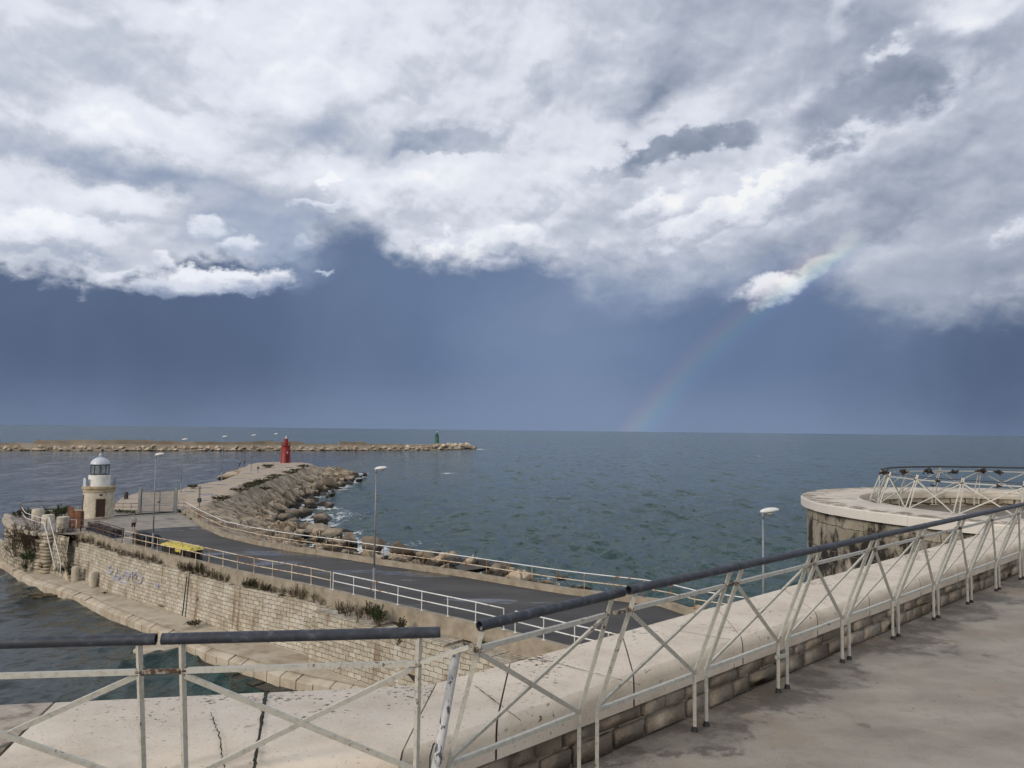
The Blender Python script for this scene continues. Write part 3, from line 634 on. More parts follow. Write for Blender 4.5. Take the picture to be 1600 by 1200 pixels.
def make_mole():
    res = .33
    xs = np.arange(-92, 34, res); ys = np.arange(46, 266, res)
    X, Y = np.meshgrid(xs, ys); P = np.stack([X.ravel(), Y.ravel()], -1)
    dd, din = sdist(P, deck); dw, win = sdist(P, land)
    dd = np.where(din, 0, dd)
    t = np.where(win, dd / (dd + dw + 1e-6), 1.)
    x, y = P[:, 0], P[:, 1]
    expo = np.where((y < 104) & (x > -34), 1.7, 1.15); expo = expo + 2.6 * sst(x, -24, -17) * (y < 104)
    base = 4.45 * (1 - t) ** expo + 0.0
    base = np.where(win, base, -np.minimum(dw, 3) * .7)
    slope = sst(t, .02, .75) * (.35 + .65 * sst(t, .3, .7)); 
    left = x < np.interp(y, [90, 150, 200, 240], [-46, -52, -62, -66])
    # fitted slabs, laid across the slope, loosening towards the sea
    ca, sa = math.cos(.5), math.sin(.5)
    wx = x + fbm(x * .4, y * .4, 3, 5) * 1.2; wy = y + fbm(x * .4 + 9, y * .4, 3, 8) * 1.2
    u = (ca * wx + sa * wy) / 2.6; v = (-sa * wx + ca * wy) / 1.6
    f1, f2, cid, cp = voronoi(u, v, 3)
    r1 = hash2(cid[:, 0], cid[:, 1], 21); r2 = hash2(cid[:, 0], cid[:, 1], 22) - .5; r3 = hash2(cid[:, 0], cid[:, 1], 23) - .5
    g = f2 - f1
    rock = (r1 - .5) * 1.5 + r2 * 2.6 * (u - cp[:, 0]) + r3 * 1.8 * (v - cp[:, 1]) + fbm(x * .8, y * .8, 4, 40) * .5
    gap = sst(g, .20, .03)
    z = base + slope * (rock * 1.35) - gap * (.16 + 1.1 * slope) * (dd > .05)
    lf = sst(dd, .0, 1.2)
    z = np.where(dd > 0, z * lf + base * (1 - lf) - gap * .12 * (1 - lf), z)
    z = z + fbm(x * .25, y * .25, 3, 60) * .12 * np.where(din, 1., 0) + fbm(x * 1.1, y * 1.1, 3, 61) * .05
    low = din & (y < 108) & (x > -48)
    near = sst(y, 99, 93)
    z = np.where(din, z - near * .35, z)
    road_side = din & (y < 92)
    kx = np.array([p.x for p in KL]); ky = np.array([p.y for p in KL]); o_ = np.argsort(kx)
    sea_side = np.where(x < kx.min(), y > 90, y > np.interp(x, kx[o_], ky[o_]) + 1.5) & ~((x < -41) & (y < 94))
    keep = sea_side & (win | (dw < 3.0)) & ~(road_side & (dd == 0) & (sdist(P, deck)[0] > .8))
    K = keep.reshape(X.shape); idx = -np.ones(len(P), int)
    q = K[:-1, :-1] & K[1:, :-1] & K[:-1, 1:] & K[1:, 1:]
    used = np.zeros(X.shape, bool); used[:-1, :-1] |= q; used[1:, :-1] |= q; used[:-1, 1:] |= q; used[1:, 1:] |= q
    sel = np.nonzero(used.ravel())[0]; idx[sel] = np.arange(len(sel)); I = idx.reshape(X.shape)
    fa = np.stack([I[:-1, :-1][q], I[:-1, 1:][q], I[1:, 1:][q], I[1:, :-1][q]], -1)
    me = bpy.data.meshes.new('rocky_mole')
    me.from_pydata(np.stack([x[sel], y[sel], z[sel]], -1).tolist(), [], fa.tolist())
    for nm, val in (('gap', gap * sst(dd, .0, .6) * (.55 + .45 * slope)), ('deck', np.where(din, 1., sst(dd, 1.1, .1) * .6))):
        a = me.attributes.new(nm, 'FLOAT', 'POINT'); a.data.foreach_set('value', val[sel].astype(np.float32))
    me.materials.append(M_mole)
    o = bpy.data.objects.new('rocky_mole', me); COL.objects.link(o); tag(o, 'tan stone mole sloping into the sea with a walkway along its top', 'mole', kind='structure')
    return x, y, z, sel
make_mole()
# ------------------------------------------------------------------ boulders
def boulder_mesh(name, seed, mat, sq=(1, .8, .62), npts=11, sub=1, rough=.012):
    r = random.Random(seed); bm = bmesh.new()
    for _ in range(npts):
        v = Vector((r.gauss(0, 1), r.gauss(0, 1), r.gauss(0, 1))).normalized()
        m = max(abs(v.x), abs(v.y), abs(v.z)); v = v / m * .85 + v * .15      # towards a block
        bm.verts.new((v.x * sq[0] * .5, v.y * sq[1] * .5, v.z * sq[2] * .5))
    hull = bmesh.ops.convex_hull(bm, input=bm.verts[:])
    bmesh.ops.delete(bm, geom=[v for v in bm.verts if not v.link_faces], context='VERTS')
    bmesh.ops.dissolve_limit(bm, angle_limit=.25, verts=bm.verts[:], edges=bm.edges[:])
    bmesh.ops.bevel(bm, geom=bm.edges[:], offset=.016, segments=1, affect='EDGES', profile=.6)
    bmesh.ops.triangulate(bm, faces=bm.faces[:])
    for _ in range(sub):
        es = [e for e in bm.edges if e.calc_length() > .14]
        if es: bmesh.ops.subdivide_edges(bm, edges=es, cuts=1)
        bmesh.ops.triangulate(bm, faces=bm.faces[:])
    bm.normal_update()
    for v in bm.verts:
        p = v.co * 6 + Vector((seed * 3.1, 0, 0))
        n = math.sin(p.x * 1.7 + math.sin(p.y * 2.3)) * math.sin(p.y * 1.9 + p.z) + .5 * math.sin(p.z * 3.7 + p.x * 2.9)
        v.co += v.normal * n * rough * .5
    bm.normal_update()
    for e in bm.edges:
        if len(e.link_faces) == 2 and e.calc_face_angle(0) > .30: e.smooth = False
    me = bpy.data.meshes.new(name); bm.to_mesh(me); bm.free()
    me.polygons.foreach_set('use_smooth', [True] * len(me.polygons))
    me.materials.append(mat); return me
BM = [boulder_mesh('boulder', 11 + i, M_boulder, sq=(1, random.uniform(.7, .95), random.uniform(.6, .8))) for i in range(8)]
BOULDERS = []
def boulder(c, size, rz, k, label, tilt=(0, 0), group='boulders along the sea edge', name='boulder', meshes=None):
    o = bpy.data.objects.new(name, (meshes or BM)[k % len(meshes or BM)]); COL.objects.link(o)
    o.location = c; o.rotation_euler = (tilt[0], tilt[1], rz); o.scale = size if hasattr(size, '__len__') else (size,) * 3
    tag(o, label, 'boulder', group); BOULDERS.append((c[0], c[1], max(o.scale))); return o
# (pixel left, right, top, base row, shape, own label)
for i, (a, b, t, bs_, k, lab) in enumerate([
    (489, 518, 803, 822, 0, 'pointed dark boulder standing out in the foam, farthest seaward of the near ones'), (483, 500, 799, 814, 1, 'dark boulder in the foam just behind the pointed one'),
    (473, 515, 817, 846, 2, 'largest slanting brown boulder behind the right hand road railing'), (500, 532, 829, 850, 3, 'brown boulder leaning against the largest slanting boulder'),
    (529, 561, 835, 858, 4, 'flat topped brown boulder left of the grey street lamp pole'), (562, 603, 839, 872, 5, 'tall boulder seen behind the street lamp pole in the foam'),
    (607, 648, 852, 884, 6, 'blocky boulder right of the street lamp pole behind the railing'), (648, 690, 862, 888, 7, 'dark flank boulder between blocky boulder and low seaward rocks'),
    (690, 722, 872, 890, 0, 'low dark boulder second from the right end of the row'), (712, 757, 881, 900, 2, 'long low black boulder behind the railing near the right end of the row'), (764, 792, 884, 906, 3, 'rightmost dark sloping boulder of the row, beside white surf'),
    (471, 496, 781, 797, 4, 'rounded brown boulder at the water edge midway along the mole'), (490, 506, 782, 795, 1, 'smaller boulder touching the rounded brown one midway along the mole'), (443, 473, 797, 814, 5, 'wide brown boulder at the foot of the mole slope'),
    (464, 488, 794, 811, 6, 'dark wet boulder beside the wide brown one'), (503, 530, 749, 767, 7, 'pale brown boulder at the bend of the far mole shore'), (502, 509, 770, 775, 0, 'small black rock awash off the mole, nearest to shore'),
    (504, 519, 786, 797, 3, 'dark rock awash left of the open sea and behind the pointed boulder'), (559, 565, 742, 747, 1, 'tiny black rock awash beyond the tip of the mole'), (565, 573, 737, 741, 2, 'outermost black rock awash off the tip of the mole'),
    (444, 470, 811, 826, 0, 'dark boulder in the wash below the mole corner'), (531, 551, 828, 836, 6, 'low black rock awash behind the flat topped boulder'), (428, 450, 804, 822, 3, 'reddish brown boulder on the mole slope above the wash'),
    (404, 432, 818, 838, 5, 'broad pale boulder low on the slope near the railing bend'), (492, 512, 846, 860, 1, 'small pale rock peeping over the kerb beside the railing'), (519, 540, 853, 866, 4, 'pale triangular rock just behind the railing posts'),
    (538, 552, 744, 755, 3, 'dark boulder at the very tip of the mole'), (519, 540, 752, 762, 0, 'wet boulder at the outer bend of the mole')]):
    c = at((a + b) / 2, bs_, -.25); dpt = c.length
    w = (b - a) / F_ * c.y; hh = (bs_ - t) / F_ * c.y * 1.15
    zc = -.25 + hh * .42
    boulder((c.x, c.y + w * .3, zc), (w * 1.08, w * random.uniform(.8, 1.05), hh * 1.5), random.uniform(-.5, .5), k, lab, (random.uniform(-.15, .15), random.uniform(-.2, .2)))
for i in range(46):
    s = random.random(); n = len(shore_right) - 1; f = s * n; k = min(int(f), n - 1)
    p = shore_right[k].lerp(shore_right[k + 1], f - k)
    q = shore_right[k + 1] - shore_right[k]; nn = Vector((q.y, -q.x, 0)).normalized()
    p = p - nn * random.uniform(-.6, 3.2); sz = random.uniform(1.1, 2.6)
    far = p.y > 125
    boulder((p.x, p.y, random.uniform(-.1, .55)), (sz, sz * random.uniform(.7, 1), sz * random.uniform(.6, .9)), random.uniform(0, 6), i, 'medium boulder wedged among the slabs at the far mole waterline' if far else 'medium boulder in the wash between the road railing and the sea', (random.uniform(-.4, .4), random.uniform(-.4, .4)), group='medium boulders along the far mole' if far else 'medium boulders below the road')
# ------------------------------------------------------------------ sea
bw_pts = [at(-160, 704.6, 0), at(0, 704, 0), at(150, 704.4, 0), at(340, 704.5, 0), at(520, 704, 0), at(640, 703.8, 0), at(700, 703, 0), at(738, 701.5, 0)]
def make_sea():
    naz, nr = 900, 620
    az = np.linspace(math.radians(-62), math.radians(62), naz)
    # ring distances: even steps of the angle below the horizon, then out to the horizon
    ang = np.linspace(math.radians(36), math.radians(.95), nr - 60); r = 14.8 / np.tan(ang)
    r = np.concatenate([r, np.geomspace(r[-1] * 1.02, 60000, 60)])
    R, A = np.meshgrid(r, az, indexing='ij'); x = (R * np.sin(A)).ravel(); y = (R * np.cos(A)).ravel(); rr = R.ravel()
    step = np.gradient(r)[:, None].repeat(naz, 1).ravel()
    xm = np.interp(y, [0, 60, 75, 95, 120, 150, 180, 215, 260, 420, 560, 900], [-6, -26, -46, -46, -47, -51, -58, -66, -64, -75, -40, 300])
    calm = sst(xm - x, -8, 10) * sst(y, 900, 560)
    bwy = np.interp(x, [p.x for p in bw_pts], [p.y for p in bw_pts])
    calm = calm * np.where(x < bw_pts[-1].x + 20, sst(y - bwy, 12, 0), 1)
    amp = 1 - .80 * calm
    z = np.zeros_like(x); dxo = np.zeros_like(x); dyo = np.zeros_like(x)
    rg = np.random.default_rng(3)
    wind = math.radians(-100)
    for i in range(64):
        lam = .8 * (11.0) ** (i / 63.); k = 2 * PI / lam
        th = wind + rg.normal(0, .55); cx, cy = math.sin(th), math.cos(th)
        a = .0150 * lam ** .60 * rg.uniform(.6, 1.3)
        att = np.clip((lam / np.maximum(step, .05) - 1.6) / 2.5, 0, 1)
        ph = k * (cx * x + cy * y) + rg.uniform(0, 6.28)
        grp = .55 + .9 * vnoise(x / (lam * 5) + i * 3.3, y / (lam * 5) + i, i)
        A_ = a * att * grp
        z += A_ * np.sin(ph) ; s_ = A_ * np.cos(ph) * 1.0
        dxo += cx * s_; dyo += cy * s_
    swell = amp
    z *= swell; x2 = x + dxo * swell; y2 = y + dyo * swell
    # surf: how near the rocks are
    foam = np.zeros_like(x)
    m = (y > 40) & (y < 270) & (x > -75) & (x < 30)
    P = np.stack([x[m], y[m]], -1)
    d = np.full(len(P), 99.)
    sr = np.array([(p.x, p.y) for p in shore_right])
    for a, b in zip(sr[:-1], sr[1:]):
        ab = b - a; t = np.clip(((P - a) @ ab) / (ab @ ab), 0, 1); d = np.minimum(d, np.linalg.norm(P - a - t[:, None] * ab, axis=1))
    f = np.exp(-(d / 3.6) ** 1.3)
    for bx, by, s in BOULDERS[:28]:
        e = np.hypot(P[:, 0] - bx, P[:, 1] - by); f = np.maximum(f, .9 * np.exp(-(np.maximum(e - s * .5, 0) / 2.4)))
    hot = at(523, 806, 0); f = np.maximum(f, .62 * np.exp(-np.hypot((P[:, 0] - hot.x) / 7, (P[:, 1] - hot.y) / 13) ** 2))
    hot = at(470, 825, 0); f = np.maximum(f, .9 * np.exp(-np.hypot((P[:, 0] - hot.x) / 6, (P[:, 1] - hot.y) / 7) ** 2))
    hot = at(600, 850, 0); f = np.maximum(f, .5 * np.exp(-np.hypot((P[:, 0] - hot.x) / 9, (P[:, 1] - hot.y) / 6) ** 2))
    hot = at(955, 930, 0); f = np.maximum(f, .8 * np.exp(-np.hypot((P[:, 0] - hot.x) / 5, (P[:, 1] - hot.y) / 4) ** 2))
    f = f * (1 - .45 * sst(P[:, 0], -16, -6) * (P[:, 1] < 96)); foam[m] = f
    for px, py, rx, ry in ((699, 739.5, 3.2, 5), (893, 790, 1, 1.2), (750, 702, 6, 10), (1180, 712, 3, 12)):
        c = at(px, py, 0); foam = np.maximum(foam, .95 * np.exp(-np.hypot((x - c.x) / rx, (y - c.y) / ry) ** 2))
    q = (np.arange(nr - 1)[:, None] * naz + np.arange(naz - 1)[None, :]).ravel()
    fa = np.stack([q, q + 1, q + naz + 1, q + naz], -1)
    me = bpy.data.meshes.new('sea'); nv, nf = len(x), len(fa)
    me.vertices.add(nv); me.vertices.foreach_set('co', np.stack([x2, y2, z], -1).astype(np.float32).ravel())
    me.loops.add(nf * 4); me.loops.foreach_set('vertex_index', fa.astype(np.int32).ravel())
    me.polygons.add(nf); me.polygons.foreach_set('loop_start', np.arange(0, nf * 4, 4, dtype=np.int32))
    me.update(calc_edges=True); me.polygons.foreach_set('use_smooth', np.ones(nf, bool))
    for nm, val in (('foam', foam), ('calm', calm)):
        a = me.attributes.new(nm, 'FLOAT', 'POINT'); a.data.foreach_set('value', val.astype(np.float32))
    m, g, b = new_mat('sea_water'); p = pos(g)
    calm_a = g.n('ShaderNodeAttribute', attribute_name='calm').outputs['Fac']; fo = g.n('ShaderNodeAttribute', attribute_name='foam').outputs['Fac']
    pat = g.noise(g.mapping(p, scale=(1, .55, 1)), .02, 4, .5)
    deep = g.mix(g.ss(pat, .35, .65), (.018, .047, .044), (.025, .058, .053))
    harb = (.022, .030, .031)
    c = g.mix(calm_a, deep, harb)
    fn = g.noise(g.mapping(p, scale=(1, .8, 1)), .9, 9, .72, dist=.6)
    fv = g.voro(g.vm('ADD', p, g.vm('SCALE', g.noise(p, .7, 4, color=True), scale=1.6)), .75, 'DISTANCE_TO_EDGE')
    lace = g.ss(fv, .10, .0)
    fm = g.ss(g.add(fo, g.mul(g.sub(fn, .5), 1.8), g.mul(lace, .28), -.66), .0, .18)
    fm = g.mul(fm, g.ss(fo, .03, .12))
    c = g.mix(fm, c, (.62, .65, .66))
    g.put(b.inputs['Base Color'], c); g.put(b.inputs['Roughness'], g.add(g.mul(fm, .6), .10)); b.inputs['IOR'].default_value = 1.33
    g.put(b.inputs['Specular IOR Level'], .27)
    st = (1, .62, 1)
    n1 = g.noise(g.mapping(p, rot=(0, 0, .25), scale=st), .55, 5, .6, dist=.4)
    n2 = g.noise(g.mapping(p, rot=(0, 0, -.2), scale=st), 2.1, 6, .62, dist=.3)
    n3 = g.noise(g.mapping(p, scale=(1, .5, 1)), .12, 5, .6)
    h = g.add(g.mul(n1, 1.1), g.mul(n2, .38), g.mul(n3, 2.0))
    bn = g.n('ShaderNodeBump'); g.put(bn.inputs['Height'], h); g.put(bn.inputs['Strength'], g.ss(calm_a, 0, 1, .7, .25)); bn.inputs['Distance'].default_value = .5
    # the slopes of the small chop, kept at every distance
    w1 = g.noise(g.mapping(p, scale=(.9, .55, 1)), .75, 6, .6, color=True); w2 = g.noise(g.mapping(p, loc=(7, 3, 0), scale=(.30, .075, 1)), .9, 4, .55, color=True)
    tilt = g.vm('ADD', g.vm('SCALE', g.vm('SUBTRACT', w1, (.5, .5, .5)), scale=.6), g.vm('SCALE', g.vm('SUBTRACT', w2, (.5, .5, .5)), scale=.4))
    w3 = g.noise(g.mapping(p, loc=(1, 8, 0), scale=(1., .28, 1)), .55, 3, .5, color=True)
    tilt = g.vm('ADD', tilt, g.vm('SCALE', g.vm('SUBTRACT', w3, (.5, .5, .5)), scale=.35))
    f1 = g.ss(g.noise(g.mapping(p, loc=(3, 1, 0), rot=(0, 0, .15), scale=(.9, .60, 1)), 1., 5, .62, .5), .55, .64); f2 = g.ss(g.noise(g.mapping(p, loc=(5, 2, 0), scale=(.20, .045, 1)), 1., 5, .62, .3), .54, .62); f3 = g.ss(g.noise(g.mapping(p, loc=(2, 6, 0), rot=(0, 0, -.1), scale=(1.5, .9, 1)), 1., 4, .6, .5), .56, .66)
    tilt = g.vm('ADD', tilt, g.vm('SCALE', (0, -1, 0), scale=g.add(g.mul(f1, .24), g.mul(f2, .20), g.mul(f3, .20))))
    tilt = g.vm('SCALE', g.vm('MULTIPLY', tilt, (1, 1, 0)), scale=g.ss(calm_a, 0, 1, 1., .42))
    g.put(b.inputs['Normal'], g.vm('NORMALIZE', g.vm('ADD', bn.outputs[0], tilt)))
    me.materials.append(m)
    o = bpy.data.objects.new('sea', me); COL.objects.link(o); tag(o, 'choppy grey green sea reaching to the horizon', 'sea', kind='structure')
make_sea()
# seabed so that the water has ground beneath it
MB().quad((-90000, -200, -6), (90000, -200, -6), (90000, 90000, -6), (-90000, 90000, -6)).build('seabed', M_wet)['kind'] = 'structure'
# ------------------------------------------------------------------ breakwater
def make_breakwater():
    L = resample(bw_pts, 6.); n = len(L)
    out = offset(L, 1.)   # left of travel = seaward (far side)
    far = [(o - p) for o, p in zip(out, L)]
    m = MB()
    prof = [(-2.5, -1), (0.5, .8), (3, 1.9), (6.5, 2.5), (7, 3.5), (13, 3.7), (18, .5), (21, -1)]
    vs = []; r = random.Random(4)
    for i in range(n):
        e = min(1, (n - 1 - i) / 3.) ; tall = .55 + .45 * min(1., abs(L[i].x + 330) / 80.) if i < n * .12 else 1.
        for k, (d, z) in enumerate(prof): vs.append(L[i] + far[i] * d + Vector((0, 0, z * (.75 + .25 * e) * tall + r.uniform(-.2, .2))))
    K = len(prof); fs = [(i * K + k, i * K + k + 1, (i + 1) * K + k + 1, (i + 1) * K + k) for i in range(n - 1) for k in range(K - 1)]
    fs += [tuple(range(K)), tuple((n - 1) * K + k for k in range(K))]
    m.add(vs, fs); o = m.build('breakwater', M_bwwall); tag(o, 'long low tan breakwater across the harbour mouth', 'breakwater', kind='structure')
    # stretches of parapet wall on its seaward edge
    def stretch(pa, pb, h0, h1, lab):
        def pt(px):
            a = ray(px, 695); best = min(range(n), key=lambda i: abs(math.atan2(L[i].x, L[i].y) - math.atan2(a.x, a.y))); return best
        i0, i1 = pt(pa), pt(pb); mm = MB(); k = max(2, i1 - i0 + 1); vs = []; fs = []
        for j in range(k * 2):
            f = j / (k * 2 - 1); t = i0 + f * (max(i1, i0 + 1) - i0); a = min(int(t), n - 2); p = L[a].lerp(L[a + 1], t - a)
            h = h0 + (h1 - h0) * f + r.uniform(-.35, .3) + (.15 if min(h0, h1) > 5 else -.2)
            for d, z in ((10.2, 3.2), (10.2, h), (12.4, h), (12.6, 2.5)): vs.append(p + far[a] * d + Vector((0, 0, z)))
        for j in range(k * 2 - 1): fs += [(j * 4 + q, j * 4 + q + 1, j * 4 + q + 5, j * 4 + q + 4) for q in range(3)]
        fs += [(0, 1, 2, 3), tuple((k * 2 - 1) * 4 + q for q in (3, 2, 1, 0))]
        mm.add(vs, fs); o = mm.build('parapet_wall', M_bwwall); tag(o, lab, 'wall', 'stretches of wall on the breakwater')
    stretch(-150, 38, 4.2, 4.4, 'low stretch of breakwater wall at the left edge of the view')
    stretch(42, 92, 5.7, 5.5, 'stretch of breakwater wall with a broken peak left of the white lantern')
    stretch(95, 205, 6.1, 6.0, 'longest and tallest stretch of breakwater wall behind the white lantern')
    stretch(209, 262, 6.0, 5.4, 'tall breakwater wall stretch just right of the longest one')
    stretch(264, 342, 5.6, 5.1, 'breakwater wall stretch behind the tall lamp posts')
    stretch(346, 420, 5.2, 5.7, 'breakwater wall stretch left of the red tower')
    stretch(424, 478, 5.9, 5.4, 'breakwater wall stretch directly behind the red tower')
    stretch(486, 530, 4.6, 4.4, 'low breakwater wall stretch right of the red tower')
    stretch(538, 574, 5.6, 5.4, 'short pale breakwater wall block between red and green towers')
    stretch(584, 640, 4.5, 4.4, 'lowest breakwater wall stretch towards the green tower')
    meshes = [boulder_mesh('breakwater_rock', 50 + i, M_bwrock, sq=(1, .85, .75), npts=12, sub=0, rough=.0) for i in range(6)]
    r = random.Random(5)
    tot = 200
    for i in range(tot):
        f = (i + r.random()) / tot; t = f * (n - 1); a = min(int(t), n - 2); p = L[a].lerp(L[a + 1], t - a)
        up = r.choice((0, 1)); endz = sst(np.float64(f), .80, .95)
        s = r.uniform(2.0, 3.6) * (1 + .75 * endz)
        q = p + far[a] * (r.uniform(-1.6, .2) + up * r.uniform(1.6, 3.4)); zz = .5 + up * r.uniform(.9, 1.7) * (1 + .4 * endz)
        head = f > .82
        boulder((q.x, q.y, zz), (s * 1.25, s, s * .9), r.uniform(0, 6), i, 'big tan rock of the breakwater head below the green tower' if head else 'pale rock along the harbour foot of the breakwater', (r.uniform(-.5, .5), r.uniform(-.5, .5)), 'rocks of the breakwater head' if head else 'rocks along the breakwater foot', 'breakwater_rock', meshes)
    for i in range(34):
        f = .86 + .15 * r.random(); t = min(f, .999) * (n - 1); a = min(int(t), n - 2); p = L[a].lerp(L[a + 1], t - a)
        s = r.uniform(3, 4.6); q = p + far[a] * r.uniform(2, 14) + (L[-1] - L[-2]).normalized() * max(0, f - .97) * 260
        boulder((q.x, q.y, r.uniform(2.2, 3.4) if f < .95 else r.uniform(.2, 1.6)), (s, s * .9, s * .8), r.uniform(0, 6), i, 'big tan rock of the breakwater head below the green tower', (r.uniform(-.5, .5), r.uniform(-.5, .5)), 'rocks of the breakwater head', 'breakwater_rock', meshes)
make_breakwater()
# ------------------------------------------------------------------ road, kerbs, harbour wall, quay
def sheet(name, poly, z, mat, label, kind='structure'):
    m = MB(); m.add([(p[0], p[1], z) for p in poly], [tuple(range(len(poly)))])
    me = bpy.data.meshes.new(name); bm = bmesh.new(); vs = [bm.verts.new((p[0], p[1], z)) for p in poly]
    f = bm.faces.new(vs); bm.normal_update()
    if f.normal.z < 0: bmesh.ops.reverse_faces(bm, faces=[f])
    bmesh.ops.triangulate(bm, faces=bm.faces[:]); bm.to_mesh(me); bm.free(); me.materials.append(mat)
    o = bpy.data.objects.new(name, me); COL.objects.link(o); return tag(o, label, kind=kind)
kl_in = offset(KL, .30); kr_in = offset(KR, -.30)
rb = [at(212, 829, ZR), at(255, 825, ZR), at(311, 822.5, ZR)]
ri = min(range(len(KR)), key=lambda i: (KR[i] - rb[-1]).length); li = min(range(len(KL)), key=lambda i: (KL[i] - rb[0]).length)
road_poly = [rb[0]] + kl_in[3:] + kr_in[::-1][:len(KR) - 3] + [rb[2], rb[1]]
sheet('road', road_poly, ZR, M_road, 'dark damp asphalt road along the harbour wall')
plaza_poly = [rb[0], rb[1], rb[2]] + kr_in[2::-1] + [at(277, 800, ZD) + Vector((0, .3, 0)), at(218, 800, ZD), at(180, 801, ZD) + Vector((0, 2, 0)), at(140, 795, ZD), at(60, 797, ZD), at(29, 800, ZD), at(15, 806, ZD), at(12, 812, ZD), at(17, 817, ZD), at(31, 824, ZD), at(48, 829, ZD), at(66, 832, ZD)] + kl_in[:3]
sheet('plaza', plaza_poly, ZR + .012, M_plaza, 'worn pale paving round the white lantern')
# ground under the road and the plaza
land_poly = [at(15, 806, ZD), at(12, 812, ZD), at(17, 817, ZD), at(31, 824, ZD), at(48, 829, ZD), at(66, 832, ZD)] + [p for p in KL] + KR[::-1] + [at(140, 795, ZD), at(60, 797, ZD), at(29, 800, ZD)]
sheet('ground', land_poly, ZR - .02, M_conc, 'ground under the road and the plaza')
def kerb(name, line, z1, zi, zo, w, inner, label):
    """a low wall along a line: top z1, foot zi on the road side and zo outside"""
    L = resample(line, 1.2); m = MB(); n = len(L)
    A = offset(L, -w / 2); B = offset(L, w / 2)
    lo, hi = (B, A) if inner else (A, B)      # road side first
    r = random.Random(2)
    vs = []
    for i in range(n):
        d = r.uniform(-.012, .012)
        vs += [lo[i] + Vector((0, 0, zi - lo[i].z)), lo[i] + Vector((0, 0, z1 + d - lo[i].z)), hi[i] + Vector((0, 0, z1 + d - hi[i].z)), hi[i] + Vector((0, 0, zo - hi[i].z))]
    fs = [(i * 4 + k, i * 4 + k + 1, i * 4 + k + 5, i * 4 + k + 4) for i in range(n - 1) for k in range(3)] + [(0, 1, 2, 3), tuple((n - 1) * 4 + k for k in (3, 2, 1, 0))]
    m.add(vs, fs); o = m.build(name, M_conc); return tag(o, label, 'kerb wall')
kerb('kerb_wall', KL, ZK, ZR - .1, 3.85, .38, True, 'low concrete kerb wall above the brick harbour wall, with weeds at its foot')
kerb('kerb_wall', KR, ZK, ZR - .1, 1.2, .40, False, 'low concrete kerb wall on the sea side of the road')
# masonry wall
WL = offset(KL, -.62)           # outer face of the wall, before the step
def along(line, px):
    a = ray(px, 800); t = math.atan2(a.x, a.y)
    for i in range(len(line) - 1):
        t0, t1 = (math.atan2(line[j].x, line[j].y) for j in (i, i + 1))
        if min(t0, t1) <= t <= max(t0, t1): return line[i].lerp(line[i + 1], (t - t0) / (t1 - t0)), i
    if abs(math.atan2(line[0].x, line[0].y) - t) < abs(math.atan2(line[-1].x, line[-1].y) - t): return line[0], 0
    return line[-1], len(line) - 2
def masonry(name, line, ztop, zbot, label, mat, ledge=.55, batter=.22, back=True):
    L = resample(line, .62); n = len(L); In = offset(L, ledge); Bt = offset(L, -batter)
    m = MB(); r = random.Random(8); cum = 0; U = [0.]; zt = ztop
    for i in range(1, n): cum += (L[i] - L[i - 1]).length; U.append(cum)
    rows = 4
    for i in range(n - 1):
        zp = zt if i else ztop; zt = ztop + r.choice((0, 0, -.03, .03, -.09))
        m.quad(Vector((L[i].x, L[i].y, zp)), Vector((L[i].x, L[i].y, zt)), Vector((In[i].x, In[i].y, zt)), Vector((In[i].x, In[i].y, zp)), [(0, 0), (0, .1), (.5, .1), (.5, 0)])
        for q in range(rows):
            f0, f1 = q / rows, (q + 1) / rows
            def P(k, f): p = Bt[k].lerp(L[k], f); return Vector((p.x, p.y, zbot + (zt - zbot) * f))
            m.quad(P(i, f0), P(i + 1, f0), P(i + 1, f1), P(i, f1), [(U[i], zbot + (zt - zbot) * f0), (U[i + 1], zbot + (zt - zbot) * f0), (U[i + 1], zbot + (zt - zbot) * f1), (U[i], zbot + (zt - zbot) * f1)])
        a, b, c, d = Vector((L[i].x, L[i].y, zt)), Vector((L[i + 1].x, L[i + 1].y, zt)), Vector((In[i + 1].x, In[i + 1].y, zt)), Vector((In[i].x, In[i].y, zt))
        m.quad(a, b, c, d, [(U[i], 0), (U[i + 1], 0), (U[i + 1], ledge), (U[i], ledge)])
    for k, s in ((0, 1), (n - 1, -1)):
        p, q = Bt[k], In[k]
        m.quad(Vector((p.x, p.y, zbot)), Vector((L[k].x, L[k].y, ztop)), Vector((q.x, q.y, ztop)), Vector((q.x, q.y, zbot)), [(0, zbot), (.2, ztop), (1, ztop), (1, zbot)])
    o = m.build(name, mat); return tag(o, label, 'wall')
pb, ib = along(WL, 299); ps, i_s = along(WL, 516)
wa = WL[:ib + 1] + [pb]; wb = [pb + (ps - pb).normalized() * .10] + WL[ib + 1:i_s + 1] + [ps]
wc = offset([ps + (WL[i_s + 1] - WL[i_s]).normalized() * .02] + WL[i_s + 1:], -1.0)
W1 = masonry('harbour_wall', wa, 3.95, .6, 'pale brick harbour wall from the white stair rail to the vertical crack, with faded blue graffiti', M_wall)
masonry('harbour_wall', wb, 3.90, .6, 'pale brick harbour wall between the vertical crack and the projecting corner', M_wall, batter=.18)
W3 = masonry('harbour_wall', wc, 3.85, .4, 'projecting nearer brick harbour wall with a dark niche, behind the foreground railing', M_wall, ledge=1.5, batter=.25)
# rusty drain pipe in the crack
m = MB(); m.tube([Vector((pb.x, pb.y, 3.7)) + Vector((-.1, -.12, 0)), Vector((pb.x, pb.y, .9)) + Vector((-.26, -.30, 0))], .045, 8)
tag(m.build('drain_pipe', M_darkmetal, smooth=True), 'thin dark drain pipe running down the crack of the harbour wall', 'pipe')
